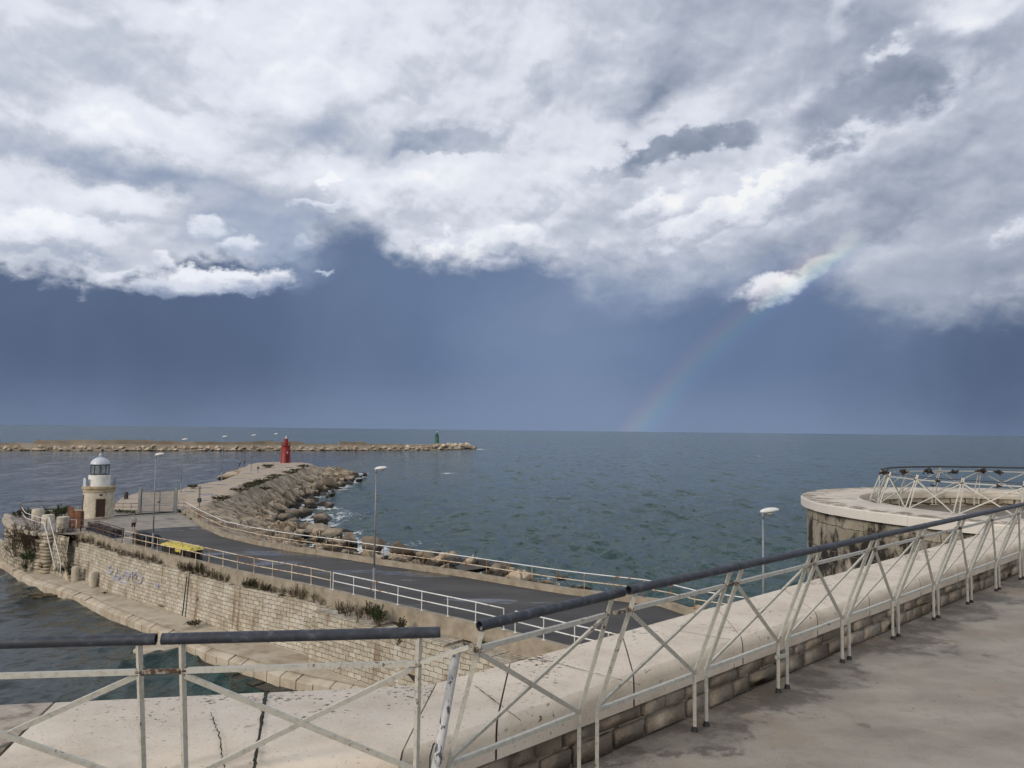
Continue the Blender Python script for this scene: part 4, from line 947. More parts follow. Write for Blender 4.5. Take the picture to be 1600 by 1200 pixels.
# graffiti strokes: 2 cm proud of the wall face
def on_wall(px, py, line=wa, out=.03):
    """where the pixel's ray meets the (battered) wall"""
    v = ray(px, py); best = None
    for i in range(len(line) - 1):
        for z_ in np.linspace(.8, 3.9, 32):
            f = (z_ - .6) / 3.35
            a, b = line[i], line[i + 1]; nn = Vector((b.y - a.y, -(b.x - a.x), 0)).normalized(); off = nn * (.22 * (1 - f) + out)
            t = (z_ - EYE) / v.z; p = v * t; a2, b2 = a + off, b + off
            s = (p.xy - a2.xy).dot((b2 - a2).xy) / (b2 - a2).xy.length_squared
            if -.02 <= s <= 1.02:
                q = a2.lerp(b2, s); e = (p.xy - q.xy).length
                if best is None or e < best[0]: best = (e, Vector((q.x, q.y, z_)))
    return best[1] if best else None
m = MB()
for st in [[(167, 886), (174, 884), (170, 890), (177, 893), (171, 897), (166, 894)], [(180, 887), (186, 891), (181, 897), (187, 903), (180, 905), (184, 893)], [(176, 900), (184, 906)], [(193, 890), (199, 895), (193, 901), (200, 906), (203, 897), (196, 893)], [(190, 896), (206, 899)], [(206, 892), (207, 906)], [(205, 892), (212, 896), (207, 900)], [(216, 898), (213, 905), (217, 911), (223, 910), (223, 903), (217, 899)], [(174, 904), (190, 909), (206, 913)], [(240, 912), (248, 914), (250, 918), (243, 917)]]:
    pts = [on_wall(*q) for q in st]
    if all(pts): m.tube(resample(pts, .12), .07, 5)
for v_ in range(len(m.v)): pass
gf = m.build('graffiti', M_graf, W1, origin=(0, 0, 0)); gf['label'] = 'faded blue scrawl of graffiti'
# niche of the projecting wall: a slab coloured dark for the shade inside
p_n = on_wall(645, 1034, wc, .0); d_n = (wc[2] - wc[1]).normalized()
m = MB(); m.box((p_n.x, p_n.y, 1.25), (1.0, .12, 1.6), math.atan2(d_n.y, d_n.x)); nich = m.build('niche', M_ragshade, W3, origin=(0, 0, 0))
m = MB(); m.box((p_n.x, p_n.y, 2.13), (1.5, .2, .22), math.atan2(d_n.y, d_n.x)); m.build('lintel', M_ochre, W3, origin=(0, 0, 0))
# weep hole stain
p_h = on_wall(303, 938, wb, .0)
# quay
bas = [Vector((-40.9, 72.0, 0)), Vector((-44.3, 74.6, 0))] + [at(px, py, 4.42) for px, py in [(66, 834), (48, 831), (30, 826), (15, 819), (10, 812), (14, 804), (28, 798), (60, 795), (100, 793.5), (140, 793)]]
qedge_px = [(-6, 874), (6, 877), (14, 880), (24, 888), (51, 905), (75, 913), (95, 919), (135, 932), (180, 954), (217, 968), (272, 988), (302, 1005), (340, 1020), (400, 1037), (450, 1053), (490, 1062), (540, 1072), (600, 1085)]
QE = [at(-4, 845, .55), at(-9, 860, .55)] + [at(px, py, .55) for px, py in qedge_px] + [at(600, 1085, .55) + Vector((6, -5, 0))]
QI = [Vector((p.x * .985, p.y * .985, 0)) for p in bas[8:2:-1]] + [Vector((-45.5, 75, 0))] + offset(wa, .5) + offset(wb, .5) + offset(wc, 1.2)
def quay():
    r = random.Random(3)
    sheet('quay', [V for V in QE] + QI[::-1], .74, M_quay, 'worn stone quay at the foot of the harbour wall')
    # edge blocks: one rounded row along the water, slumped here and there
    m = MB(); w = MB(); Lq = resample(QE, 1.25); Out = offset(Lq, -.42); In = offset(Lq, .45)
    for i in range(len(Lq) - 1):
        dz = r.uniform(-.06, .05); g_ = .02
        a, b = Lq[i].lerp(Lq[i + 1], g_), Lq[i].lerp(Lq[i + 1], 1 - g_)
        oa, ob = Out[i].lerp(Out[i + 1], g_), Out[i].lerp(Out[i + 1], 1 - g_); ia, ib_ = In[i].lerp(In[i + 1], g_), In[i].lerp(In[i + 1], 1 - g_)
        vs = []
        for (p0, p1, z) in ((oa, ob, -.6), (oa, ob, .46 + dz), (oa.lerp(a, .2), ob.lerp(b, .2), .52 + dz), (a.lerp(ia, .2), b.lerp(ib_, .2), .68 + dz), (ia, ib_, .76 + dz * .3), (ia, ib_, .3)):
            vs += [(p0.x, p0.y, z), (p1.x, p1.y, z)]
        m.add(vs, [(2 * q, 2 * q + 1, 2 * q + 3, 2 * q + 2) for q in range(5)] + [tuple(2 * q for q in range(6)), tuple(2 * q + 1 for q in range(5, -1, -1))])
        # wet footing stones
        oo = Out[i] + (Out[i] - Lq[i]) * 1.0; op = Out[i + 1] + (Out[i + 1] - Lq[i + 1]) * 1.0
        w.box(((oo.x + op.x) / 2, (oo.y + op.y) / 2, -.34 + r.uniform(-.05, .06)), ((op - oo).length * .95, .8, .55), math.atan2((op - oo).y, (op - oo).x))
    o = m.build('quay_edge', M_quay, bevel=.025); tag(o, 'row of worn edge stones along the quay', 'quay edge', kind='structure')
    o = w.build('quay_footing', M_wet, bevel=.05); tag(o, 'wet footing stones of the quay at the waterline', 'footing', kind='structure')
    lp = [at(208, 1012, .25), at(232, 1019, .25), at(304, 1002, .25), at(300, 985, .25), at(255, 975, .25)]
    mm = MB(); mm.prism([(p.x, p.y) for p in lp][::-1], -.8, .12); o = mm.build('landing', M_quay, bevel=.04); tag(o, 'low stone landing jutting from the quay into the water', 'landing', kind='structure')
quay()
# ------------------------------------------------------------------ round stone bastion under the lantern
def bastion():
    L = resample([Vector((p.x, p.y, 0)) for p in bas], .8); n = len(L); N = offset(L, 1.0)   # left of travel: outward or inward
    m = MB(); r = random.Random(12); U = 0; V = []; rows = 12; c = Vector((-48, 86, 0))
    for i in range(n):
        out = (N[i] - L[i]); out.z = 0
        if out.dot(L[i] - c) < 0: out = -out
        out.normalize()
        for j in range(rows):
            z = -1.2 + (4.42 + 1.2) * j / (rows - 1); bat = .55 * (1 - j / (rows - 1)) ** 1.5
            bulge = r.uniform(-.10, .14) if 0 < j < rows - 1 else 0
            p = L[i] + out * (bat + bulge); V.append((p.x, p.y, z))
    us = [0]
    for i in range(1, n): us.append(us[-1] + (L[i] - L[i - 1]).length)
    F = []; uv = [(us[k // rows], V[k][2]) for k in range(len(V))]
    F = [(i * rows + j, (i + 1) * rows + j, (i + 1) * rows + j + 1, i * rows + j + 1) for i in range(n - 1) for j in range(rows - 1)]
    root = thing('stone_bastion', (-48, 84, ZQ), 'rounded weathered stone bastion with overgrown face below the white lantern', 'bastion')
    m.add(V, F, uv); m.build('wall', M_rubble, root)
    # capping stones along the rim
    cp = MB(); C = resample([Vector((p.x, p.y, 0)) for p in bas[1:8]], 1.15)
    for i in range(len(C) - 1):
        a, b = C[i].lerp(C[i + 1], .03), C[i].lerp(C[i + 1], .97); d = b - a; q = (a + b) / 2
        if r.random() < .1: continue
        cp.box((q.x, q.y, 4.36 + r.uniform(-.05, .05)), (d.length, .8 + r.uniform(-.1, .1), .36), math.atan2(d.y, d.x))
    cp.build('coping', M_quay, root, bevel=.06)
    return root
bastion()
# rounded stones of the ruined corner pillar
def stone_pillar(px0, px1, py_top, py_base, zt, label, seed, wid=1.25, dep=1.1):
    r = random.Random(seed); b = at((px0 + px1) / 2, py_base, ZQ); root = thing('stone_pillar', b, label, 'pillar')
    m = MB(); z = ZQ - .15
    me = bmesh.new()
    while z < zt:
        h = r.uniform(.26, .36); k = r.choice((1, 2, 2)); x = -wid / 2
        for q in range(k):
            w = wid / k * r.uniform(.9, 1.02)
            mat = Matrix.Translation((x + w / 2 + r.uniform(-.06, .06), dep / 2 + r.uniform(-.1, .1), z + h / 2 - b.z)) @ Matrix.Rotation(r.uniform(-.06, .06), 4, 'Z') @ Matrix.Diagonal((w, dep * r.uniform(.85, 1.1), h * .97, 1))
            g_ = bmesh.ops.create_cube(me, size=1, matrix=mat)
            x += wid / k
        z += h
    bmesh.ops.bevel(me, geom=me.edges[:], offset=.075, segments=3, affect='EDGES')
    md = bpy.data.meshes.new('stones'); me.to_mesh(md); me.free(); md.polygons.foreach_set('use_smooth', [True] * len(md.polygons)); md.materials.append(M_quay)
    o = bpy.data.objects.new('stones', md); COL.objects.link(o); o.parent = root
    root.rotation_euler = (0, 0, -.55)
    return root
stone_pillar(46, 76, 832, 893, 4.25, 'leaning pillar of rounded stone courses left of the white stair rail', 3, 1.9)
stone_pillar(80, 94, 840, 878, 3.9, 'narrow stub of squared stone courses under the white stair rail', 4, 1.0)
# ------------------------------------------------------------------ railings along the road, the plaza and the stair
def road_railing(name, line, label, mat, mat_mid, mat_post, pitch=1.95, h=1.05, rails=(1.0, .52), r_=.032, posts_r=.026, foot=True, group=None, parent_end=False):
    L = resample(line, pitch); base = L[0].copy()
    root = thing(name, base, label, 'railing', group)
    P = [p + Vector((0, 0, 0)) for p in L]
    for k, f in enumerate(rails):
        m = MB(); m.tube([p + Vector((0, 0, h * f)) for p in P], r_, 8); m.build('top_rail' if k == 0 else 'middle_rail', mat if k == 0 else mat_mid, root, smooth=True)
    m = MB(); m.tube([base, base + Vector((0, 0, h - .02))], posts_r, 6)
    if foot: m.box(base + Vector((0, 0, .012)), (.16, .12, .024))
    p0 = m.build('post', mat_post, root, smooth='auto')
    for p in P[1:]:
        c = p0.copy(); COL.objects.link(c); c.parent = root; c.location = p - base
        c.rotation_euler = (random.uniform(-.015, .015), random.uniform(-.015, .015), 0)
    return root
def part_line(line, pa, pb, z=ZK):
    A, ia = along(line, pa); B, ib_ = along(line, pb)
    return [A] + [line[i] for i in range(ia + 1, ib_ + 1)] + [B]
road_railing('road_railing', part_line(KL, 526, 790), 'freshly painted white two bar railing on the harbour wall, behind the black handrail gap', M_white, M_white, M_white)
road_railing('road_railing', part_line(KL, 196, 522), 'rusting cream two bar railing on the harbour wall beside the yellow nets', M_cream, M_cream, M_cream)
road_railing('road_railing', part_line(KL, 126, 193), 'dull grey railing in front of the white lantern and the navy nets', M_greyrail, M_greyrail, M_greyrail, pitch=1.6)
road_railing('road_railing', part_line(KL, 807, 886) + [KL[-2]], 'short near white railing piece in the gap beside the parapet stone', M_white, M_white, M_white)
road_railing('road_railing', KR[1:], 'long curving railing with white top bar and rusty posts on the seaward kerb', M_white, M_cream, M_rustpost)
# bastion railings
zb = 4.46
road_railing('plaza_railing', [at(px, py, zb) for px, py in [(33, 806), (31, 800), (60, 797.5), (95, 796), (127, 795.5)]], 'dark grey railing curving round the back of the bastion', M_greyrail, M_greyrail, M_greyrail, pitch=2.1)
road_railing('plaza_railing', [at(px, py, zb) for px, py in [(33, 807), (39, 817), (55, 823), (72, 828)]], 'white railing along the front rim of the bastion, ending at the stair', M_white, M_white, M_greyrail, pitch=1.9)
road_railing('plaza_railing', [at(179, 801, zb), at(217, 800.5, zb)], 'rusty brown railing between the white lantern and the metal gate', M_rusty, M_rusty, M_rusty, pitch=1.0, rails=(1., .62, .25))
road_railing('plaza_railing', [at(278, 794, zb), at(289, 794, zb)], 'short rusty railing piece beside the right gate post', M_rusty, M_rusty, M_rusty, pitch=.9, rails=(1., .6, .2))
s0, s1 = at(76, 825, zb), at(94, 897, 1.0)
s0, s1 = Vector((s0.x * .968, s0.y * .968, EYE + (s0.z - EYE) * .968)), Vector((s1.x * .968, s1.y * .968, EYE + (s1.z - EYE) * .968))
root = thing('stair_handrail', s1, 'white double bar handrail slanting down the steps of the bastion', 'handrail')
for nm, dz in (('top_rail', 1.0), ('lower_rail', .55)):
    hs_ = Vector((-.30, -.30, 0)) * (1 if dz < .9 else 0); m = MB(); m.tube([s0 + hs_ + Vector((-.6, .5, dz)), s0 + hs_ + Vector((0, 0, dz)), s1 + hs_ + Vector((0, 0, dz))], .035, 8); m.build(nm, M_white, root, smooth=True)
for f in (0, .5, 1):
    p = s0.lerp(s1, f); m = MB(); m.tube([p + Vector((0, 0, -.6)), p + Vector((0, 0, 1.0))], .032, 8); m.build('post', M_white, root, smooth=True)
# stone steps under it
root = thing('stone_steps', s1, 'overgrown stone steps under the white stair rail', 'steps'); m = MB()
for i in range(16):
    p = s0.lerp(s1, i / 15.); zt = zb - .1 - (zb - .1 - .9) * i / 15.
    m.box((p.x + .9, p.y + .9, (zt + .3) / 2), (.65, 1.3, zt - .3), math.atan2(-5.8, 5.5))
m.build('treads', M_quay, root, bevel=.03)
# small white frame and rust sheet near the lantern
b = at(112, 829, ZD); root = thing('white_frame', b, 'small white tubular gate frame in front of the rust brown sheet', 'frame'); m = MB()
for z_ in (.1, .55, 1.05): m.tube([b + Vector((-.42, 0, z_)), b + Vector((.42, 0, z_))], .035, 8)
for x_ in (-.42, .42): m.tube([b + Vector((x_, 0, 0)), b + Vector((x_, 0, 1.07))], .04, 8)
m.build('bars', M_white, root, smooth=True)
b = at(109, 826, ZD); root = thing('rusty_panel', b, 'rust brown metal sheet hut leaning beside the lantern', 'panel')
m = MB(); m.box(b + Vector((-.25, .5, 1.05)), (.62, .08, 2.1), .12); m.box(b + Vector((.38, .55, .86)), (.72, .08, 1.72), -.06); m.build('sheet', M_rustpanel, root)
m = MB(); m.box(b + Vector((.05, .95, .8)), (1.2, .8, 1.6), .05); m.build('box', M_rustpanel, root, bevel=.02)
b = at(92, 832, ZD); root = thing('wire_cage', b, 'whitewashed stone drum wrapped in wire, left of the rust brown sheet', 'drum')
m = MB(); m.lathe(b + Vector((0, .6, 0)), [(.55, 0), (.55, 1.35), (.48, 1.45), (0, 1.47)], 20); m.build('drum', M_light, root, smooth='auto')
m = MB()
for a_ in range(14):
    an = a_ * 2 * PI / 14; m.tube([b + Vector((.63 * math.cos(an), .6 + .63 * math.sin(an), 0)), b + Vector((.63 * math.cos(an), .6 + .63 * math.sin(an), 1.4))], .012, 4)
for z_ in (.3, .8, 1.35):
    m.tube([b + Vector((.63 * math.cos(t), .6 + .63 * math.sin(t), z_)) for t in np.linspace(0, 2 * PI, 21)], .012, 4)
m.build('wires', M_galv, root)
for (px, py, r_, h, lab) in [(59, 812, .62, 1.15, 'tall round stone stub among the shrubs at the back of the bastion'), (75, 816, .6, .8, 'low round stone stub among the shrubs, right of the tall one')]:
    b = at(px, py, ZD); m = MB(); m.lathe(b, [(r_, -.1), (r_ * 1.02, h * .8), (r_ * .9, h), (0, h + .06)], 18); o = m.build('stone_stub', M_light, origin=b, smooth='auto'); tag(o, lab, 'stone stub')
b = at(122, 808, ZD) + Vector((0, 2.5, 0)); root = thing('rubbish_bin', b, 'black plastic rubbish bin by the railing left of the white lantern', 'bin')
m = MB(); m.lathe(b, [(.36, 0), (.46, 1.0)], 4, cap=True); m.build('body', M_bin, root, bevel=.03); m = MB(); m.box(b + Vector((0, 0, 1.05)), (.78, .78, .1), PI / 4); m.build('lid', M_bin, root, bevel=.02)
# bollards on the quay
for (px, py, lab) in [(117, 906, 'stone bollard on the quay nearest the bastion steps'), (145, 915, 'stone bollard on the quay in front of the wall, right of the first'), (152, 912, 'stone bollard half hidden behind the other one at the wall')]:
    b = at(px, py, ZQ - .05); m = MB(); m.lathe(b, [(.30, -.1), (.32, .3), (.31, 1.05), (.26, 1.17), (.12, 1.22), (0, 1.23)], 18); o = m.build('stone_bollard', M_light, origin=b, smooth='auto'); tag(o, lab, 'bollard', 'bollards on the quay')
# planks adrift
for (px, py, l, a_, lab) in [(63, 929, 1.9, .35, 'longer weathered plank adrift off the quay'), (81, 931, 1.3, .5, 'shorter dark plank adrift to the right of the longer one'), (59, 933, .7, .2, 'stub of broken timber adrift in front of the planks')]:
    b = at(px, py, .04); m = MB(); m.box((0, 0, .03), (l, .28, .12)); o = m.build('floating_plank', M_plank, origin=(0, 0, 0), bevel=.02); o.location = b; o.rotation_euler = (.05, .06, a_); tag(o, lab, 'plank', 'timber adrift off the quay')
# ------------------------------------------------------------------ white lantern (small stone lighthouse)
def lantern():
    f = at(153, 811, ZD); b = Vector((f.x * 1.021, f.y * 1.021, ZD)); R = 1.83
    root = thing('stone_lighthouse', b, 'small stone lighthouse with white upper drum, glazed lantern and pale dome', 'lighthouse')
    m = MB(); m.lathe(b, [(R + .06, -.05), (R + .06, .18), (R, .22), (R - .02, 3.0)], 48, uvr=R, cap=False); m.build('tower', M_light, root, smooth='auto')
    m = MB(); m.lathe(b, [(R - .03, 3.0), (R + .05, 3.02), (R + .07, 3.16), (R + .02, 3.2), (R + .05, 3.34), (R + .16, 3.42), (R + .17, 3.66), (R + .08, 3.72), (0, 3.74)], 48); m.build('cornice', M_ochre, root, smooth='auto')
    m = MB(); m.lathe(b, [(1.32, 3.72), (1.30, 4.98), (1.22, 5.02), (0, 5.03)], 40); m.build('drum', M_wplaster, root, smooth='auto')
    # door faces the viewer, a little to the right
    ang = math.atan2(-b.y, -b.x) + .13; d = Vector((math.cos(ang), math.sin(ang), 0)); t = Vector((-d.y, d.x, 0))
    m = MB(); q = b + d * (R - .02); rot = math.atan2(t.y, t.x)
    for s in (-1, 1): m.box(q + t * s * .58 + Vector((0, 0, 1.16)), (.10, .22, 2.3), rot)
    m.box(q + Vector((0, 0, 2.33)), (1.30, .24, .14), rot); fr = m.build('door_frame', M_ochre, root)
    m = MB(); m.box(q + Vector((0, 0, 1.15)) - d * .01, (1.05, .12, 2.22), rot)
    for k in (-.34, 0, .34): m.box(q + t * k + Vector((0, 0, 1.15)) + d * .055, (.03, .02, 2.1), rot)
    dr = m.build('door', M_door, root)
    m = MB(); m.box(q + t * .4 + d * .08 + Vector((0, 0, 1.05)), (.05, .06, .16), rot); h = m.build('handle', M_darkmetal, dr, origin=b)
    m = MB(); m.box(q + d * .35 + Vector((0, 0, .09)), (1.5, .6, .18), rot); m.build('doorstep', M_conc, root)
    m = MB(); m.box(b + d * (R + .03) + Vector((0, 0, 2.75)), (.34, .06, .2), rot); m.build('wall_lamp', M_darkmetal, root)
    # glazed lantern
    zl = 5.02; r1 = 1.10
    m = MB(); m.lathe(b, [(r1 + .02, zl), (r1 + .02, zl + .09), (r1 - .04, zl + .09)], 24, cap=False); m.lathe(b, [(r1 - .05, zl + 1.14), (r1 + .07, zl + 1.14), (r1 + .09, zl + 1.26), (r1 - .02, zl + 1.28)], 24, cap=False)
    for k in range(10):
        a = 2 * PI * k / 10 + .2; p = b + Vector((r1 * math.cos(a), r1 * math.sin(a), zl)); m.bar(p, p + Vector((0, 0, 1.2)), .055)
    m.build('lantern_frame', M_darkmetal, root)
    m = MB(); m.lathe(b, [(r1 - .03, zl + .06), (r1 - .03, zl + 1.16)], 20, cap=False); m.build('glazing', M_glass, root, smooth=True)
    m = MB(); m.lathe(b + Vector((0, 0, zl)), [(.08, 0), (.08, .25), (.20, .30), (.27, .45), (.29, .62), (.26, .80), (.16, .95), (.05, 1.02), (0, 1.02)], 20); m.build('lens', M_lens, root, smooth=True)
    pr = [(r1 + .06, zl + 1.26)] + [((r1 + .04) * math.cos(a), zl + 1.28 + .80 * math.sin(a)) for a in np.linspace(.05, 1.42, 10)] + [(.10, zl + 2.10), (.07, zl + 2.24)]
    m = MB(); m.lathe(b, pr, 32); m.build('dome', M_dome, root, smooth='auto')
    m = MB(); m.lathe(b + Vector((0, 0, zl + 2.34)), [(.20 * math.sin(a), -.20 * math.cos(a)) for a in np.linspace(.05, PI - .05, 10)], 16); m.tube([b + Vector((0, 0, zl + 2.2)), b + Vector((0, 0, zl + 3.2))], .022, 6); m.build('finial', M_dome, root, smooth=True)
    for s, nm in ((-1, 'wind_screen'), (1, 'wind_screen')):
        m = MB(); a0 = ang + PI / 2 * -s + .1
        m.lathe(b, [(R + .02, 3.72), (R + .02, 4.72), (R - .02, 4.72), (R - .02, 3.72)], 6, a0 - .35, a0 + .35, cap=False); m.build(nm, M_frost, root)
    root.scale = (.87, .87, .945)
    # standing pipe beside it
    p = at(126, 832, ZD); m = MB(); m.tube([p, p + Vector((.12, 0, 3.6))], .05, 8); o = m.build('standpipe', M_darkmetal, origin=p, smooth=True); tag(o, 'thin dark standing pipe at the left side of the stone lighthouse', 'pipe')
lantern()
# ------------------------------------------------------------------ red and green harbour towers
def tower(name, b, H, mat, dmat, label):
    root = thing(name, b, label, 'lighthouse'); s = H / 8.2
    m = MB(); m.lathe(b, [(1.56 * s, -.3), (1.54 * s, .3 * s), (1.50 * s, .36 * s), (1.22 * s, 5.0 * s), (1.22 * s, 5.1 * s)], 28); m.build('shaft', mat, root, smooth='auto')
    m = MB(); m.lathe(b, [(1.2 * s, 4.9 * s), (1.52 * s, 5.2 * s), (1.52 * s, 5.34 * s), (0, 5.36 * s)], 28); m.build('gallery', mat, root, smooth='auto')
    m = MB()
    for k in range(12):
        a = k * PI / 6; p = b + Vector((1.46 * s * math.cos(a), 1.46 * s * math.sin(a), 5.3 * s)); m.tube([p, p + Vector((0, 0, .95 * s))], .035 * s, 5)
    for z in (.5, .95): m.tube([b + Vector((1.46 * s * math.cos(t), 1.46 * s * math.sin(t), (5.3 + z) * s)) for t in np.linspace(0, 2 * PI, 25)], .035 * s, 5)
    m.build('gallery_railing', mat, root)
    m = MB(); m.lathe(b, [(.68 * s, 5.3 * s), (.56 * s, 7.1 * s), (.62 * s, 7.15 * s), (.62 * s, 7.28 * s), (.2 * s, 7.42 * s), (0, 7.44 * s)], 20); m.build('upper_shaft', mat, root, smooth='auto')
    m = MB(); m.lathe(b, [(.20 * s, 7.4 * s), (.24 * s, 7.75 * s), (.16 * s, 8.0 * s), (0, 8.05 * s)], 12); m.tube([b + Vector((0, 0, 8 * s)), b + Vector((0, 0, 8.5 * s))], .03, 5); m.build('beacon_lamp', M_lamp, root, smooth='auto')
    ang = math.atan2(-b.y, -b.x) + .35; d = Vector((math.cos(ang), math.sin(ang), 0)); rot = ang + PI / 2
    m = MB(); m.box(b + d * 1.38 * s + Vector((0, 0, 1.25 * s)), (.95 * s, .35, 2.0 * s), rot); m.build('door', dmat, root)
    m = MB(); m.box(b + d * 1.38 * s + Vector((0, 0, 2.42 * s)), (1.3 * s, .6, .12), rot); m.build('canopy', mat, root)
    m = MB(); m.box(b + d * 1.3 * s + Vector((0, 0, 3.2 * s)), (.3 * s, .3, .3 * s), rot); m.build('light_box', M_lamp, root)
    return root
tower('red_lighthouse', at(446, 723.2, ZD - .1), 7.9, M_red, M_reddoor, 'red conical harbour light tower at the end of the mole')
tower('green_lighthouse', at_y(682.5, 691.5, 575) + Vector((0, 0, -.6)), 9.0, M_gr, M_gr, 'dark green light tower on the far breakwater head')
# ------------------------------------------------------------------ street lamps
def lamp(b, H, label, faint=1., s=1., lean=(0, 0)):
    root = thing('street_lamp', b, label, 'street lamp', 'lamp posts of the harbour road and mole')
    tp = b + Vector((lean[0], lean[1], H))
    m = MB(); m.tube([b + Vector((0, 0, 1.35)), b.lerp(tp, .6), tp], [.062, .05, .038], 10); m.build('pole', M_galv, root, smooth=True)
    m = MB(); m.tube([b, b + Vector((0, 0, 1.4)), b + Vector((0, 0, 1.5))], [.095, .09, .062], 10); m.build('pole_base', M_galv, root, smooth='auto')
    bm = bmesh.new(); bmesh.ops.create_uvsphere(bm, u_segments=18, v_segments=10, radius=.5)
    for v in bm.verts:
        x = v.co.x + .5
        v.co = Vector((x * .82 * s, v.co.y * .34 * s * (1.05 - .35 * x), (v.co.z * (.30 if v.co.z > 0 else .15)) * s * (1.05 - .2 * x)))
        v.co.z += .05 + .10 * (x ** 1.2) * s; v.co.x -= .12
        v.co += tp - b
    me = bpy.data.meshes.new('lamp_head'); bm.to_mesh(me); bm.free(); me.polygons.foreach_set('use_smooth', [True] * len(me.polygons)); me.materials.append(M_lamp)
    hd = bpy.data.objects.new('lamp_head', me); COL.objects.link(hd); hd.parent = root
    m = MB(); m.lathe(tp + Vector((.30 * s, 0, -.03)), [(.02, -.05), (.14 * s, -.03), (.17 * s, .05), (0, .05)], 14); m.build('lens', M_lens, root, smooth=True)
    m = MB(); m.tube([tp + Vector((0, 0, -.22)), tp + Vector((0, 0, .03))], .055, 8); m.build('collar', M_galv, root, smooth=True)
    return root
def lamp_px(px_top, py_top, d, zb, label, s=1., px_base=None):
    v = ray(px_top, py_top); p = v * (d / v.y); top = Vector((p.x, p.y, EYE + p.z)); 
    return lamp(Vector((top.x, top.y, zb)), top.z - zb - .05, label, s=s)
lamp_px(244, 711, 64.3, ZR, 'tall grey street lamp with white head on the road behind the yellow nets')
lamp_px(588, 733, 49.6, ZR, 'tall grey street lamp with white head near the middle of the white road railing', s=1.02)
lamp_px(1192, 800, 30.5, ZR, 'grey street lamp with white head rising just left of the round turret, against the sea', s=.95)
lamp_px(285.5, 687, 121, ZD, 'lamp post standing just beyond the metal gate on the mole', s=1.1)
lamp_px(348.5, 682.5, 150.5, ZD, 'second lamp post along the left edge of the mole, beyond the gate', s=1.2)
lamp_px(394, 680.5, 180, ZD, 'third lamp post on the mole, near the walking person', s=1.25)
lamp_px(429, 678.5, 209, ZD, 'farthest lamp post on the mole, just left of the red tower', s=1.3)
# ------------------------------------------------------------------ gate of the mole
def gate():
    a, b = at(218, 801, ZD), at(274, 801, ZD); c = (a + b) / 2
    root = thing('metal_gate', c, 'tall closed wire mesh gate between two grey posts at the start of the mole', 'gate')
    d = (b - a).normalized(); H = 2.8
    for p in (a, b):
        m = MB(); m.box(p + Vector((0, 0, H / 2)), (.30, .30, H + .1), math.atan2(d.y, d.x)); m.box(p + Vector((0, 0, H + .08)), (.36, .36, .08), math.atan2(d.y, d.x)); m.build('post', M_post, root)
    L = (b - a).length; mid = .55
    for s0_, s1_ in ((.2, mid * L), (mid * L + .04, L - .2)):
        m = MB(); p, q = a + d * s0_, a + d * s1_
        for z in (.12, H - .12): m.bar(p + Vector((0, 0, z)), q + Vector((0, 0, z)), .05)
        for e in (p, q): m.bar(e + Vector((0, 0, .1)), e + Vector((0, 0, H - .1)), .06)
        lf = m.build('gate_leaf', M_galv, root)
        m = MB(); n = int((s1_ - s0_) / .11)
        for k in range(1, n):
            e = p.lerp(q, k / n); m.bar(e + Vector((0, 0, .12)), e + Vector((0, 0, H - .12)), .03)
        for z in np.arange(.5, H - .2, .42): m.bar(p + Vector((0, 0, z)), q + Vector((0, 0, z)), .012)
        m.build('wire_mesh', M_galv, lf, origin=c)
    e = a + d * (mid * L - .12) - Vector((0, .08, 0)); m = MB(); m.box(e + Vector((0, 0, 1.25)), (.2, .12, .14)); m.bar(e + Vector((0, 0, 1.5)), e + Vector((.4, 0, 1.5)), .03); m.build('lock', M_darkmetal, root)
gate()
# slim instrument pole at the bend of the railing
b = at(310.5, 812, ZK - .3); root = thing('instrument_pole', b, 'slim rusty pole with a black box and short cross pieces at the railing bend', 'pole')
m = MB(); m.tube([b, b + Vector((0, 0, 2.0))], .055, 8); m.build('pole', M_rustpost, root, smooth=True)
m = MB(); m.box(b + Vector((0, 0, 2.15)), (.34, .30, .5)); m.build('black_box', M_darkmetal, root, bevel=.02)
m = MB(); m.tube([b + Vector((0, 0, 2.4)), b + Vector((0, 0, 3.6))], .03, 6)
for z in (2.6, 2.85, 3.15, 3.4, 3.6): m.box(b + Vector((0, 0, z)), (.24 if z != 3.6 else .30, .18, .07))
m.build('cross_pieces', M_darkmetal, root)
# small concrete post on the far shore left of the gate
b = at(197, 779, ZD); m = MB(); m.lathe(b, [(.3, -.1), (.28, .8), (.2, .95), (0, .96)], 10); o = m.build('mooring_post', M_darkmetal, origin=b, smooth='auto'); tag(o, 'small dark mooring post on the pale shore left of the gate', 'mooring post')
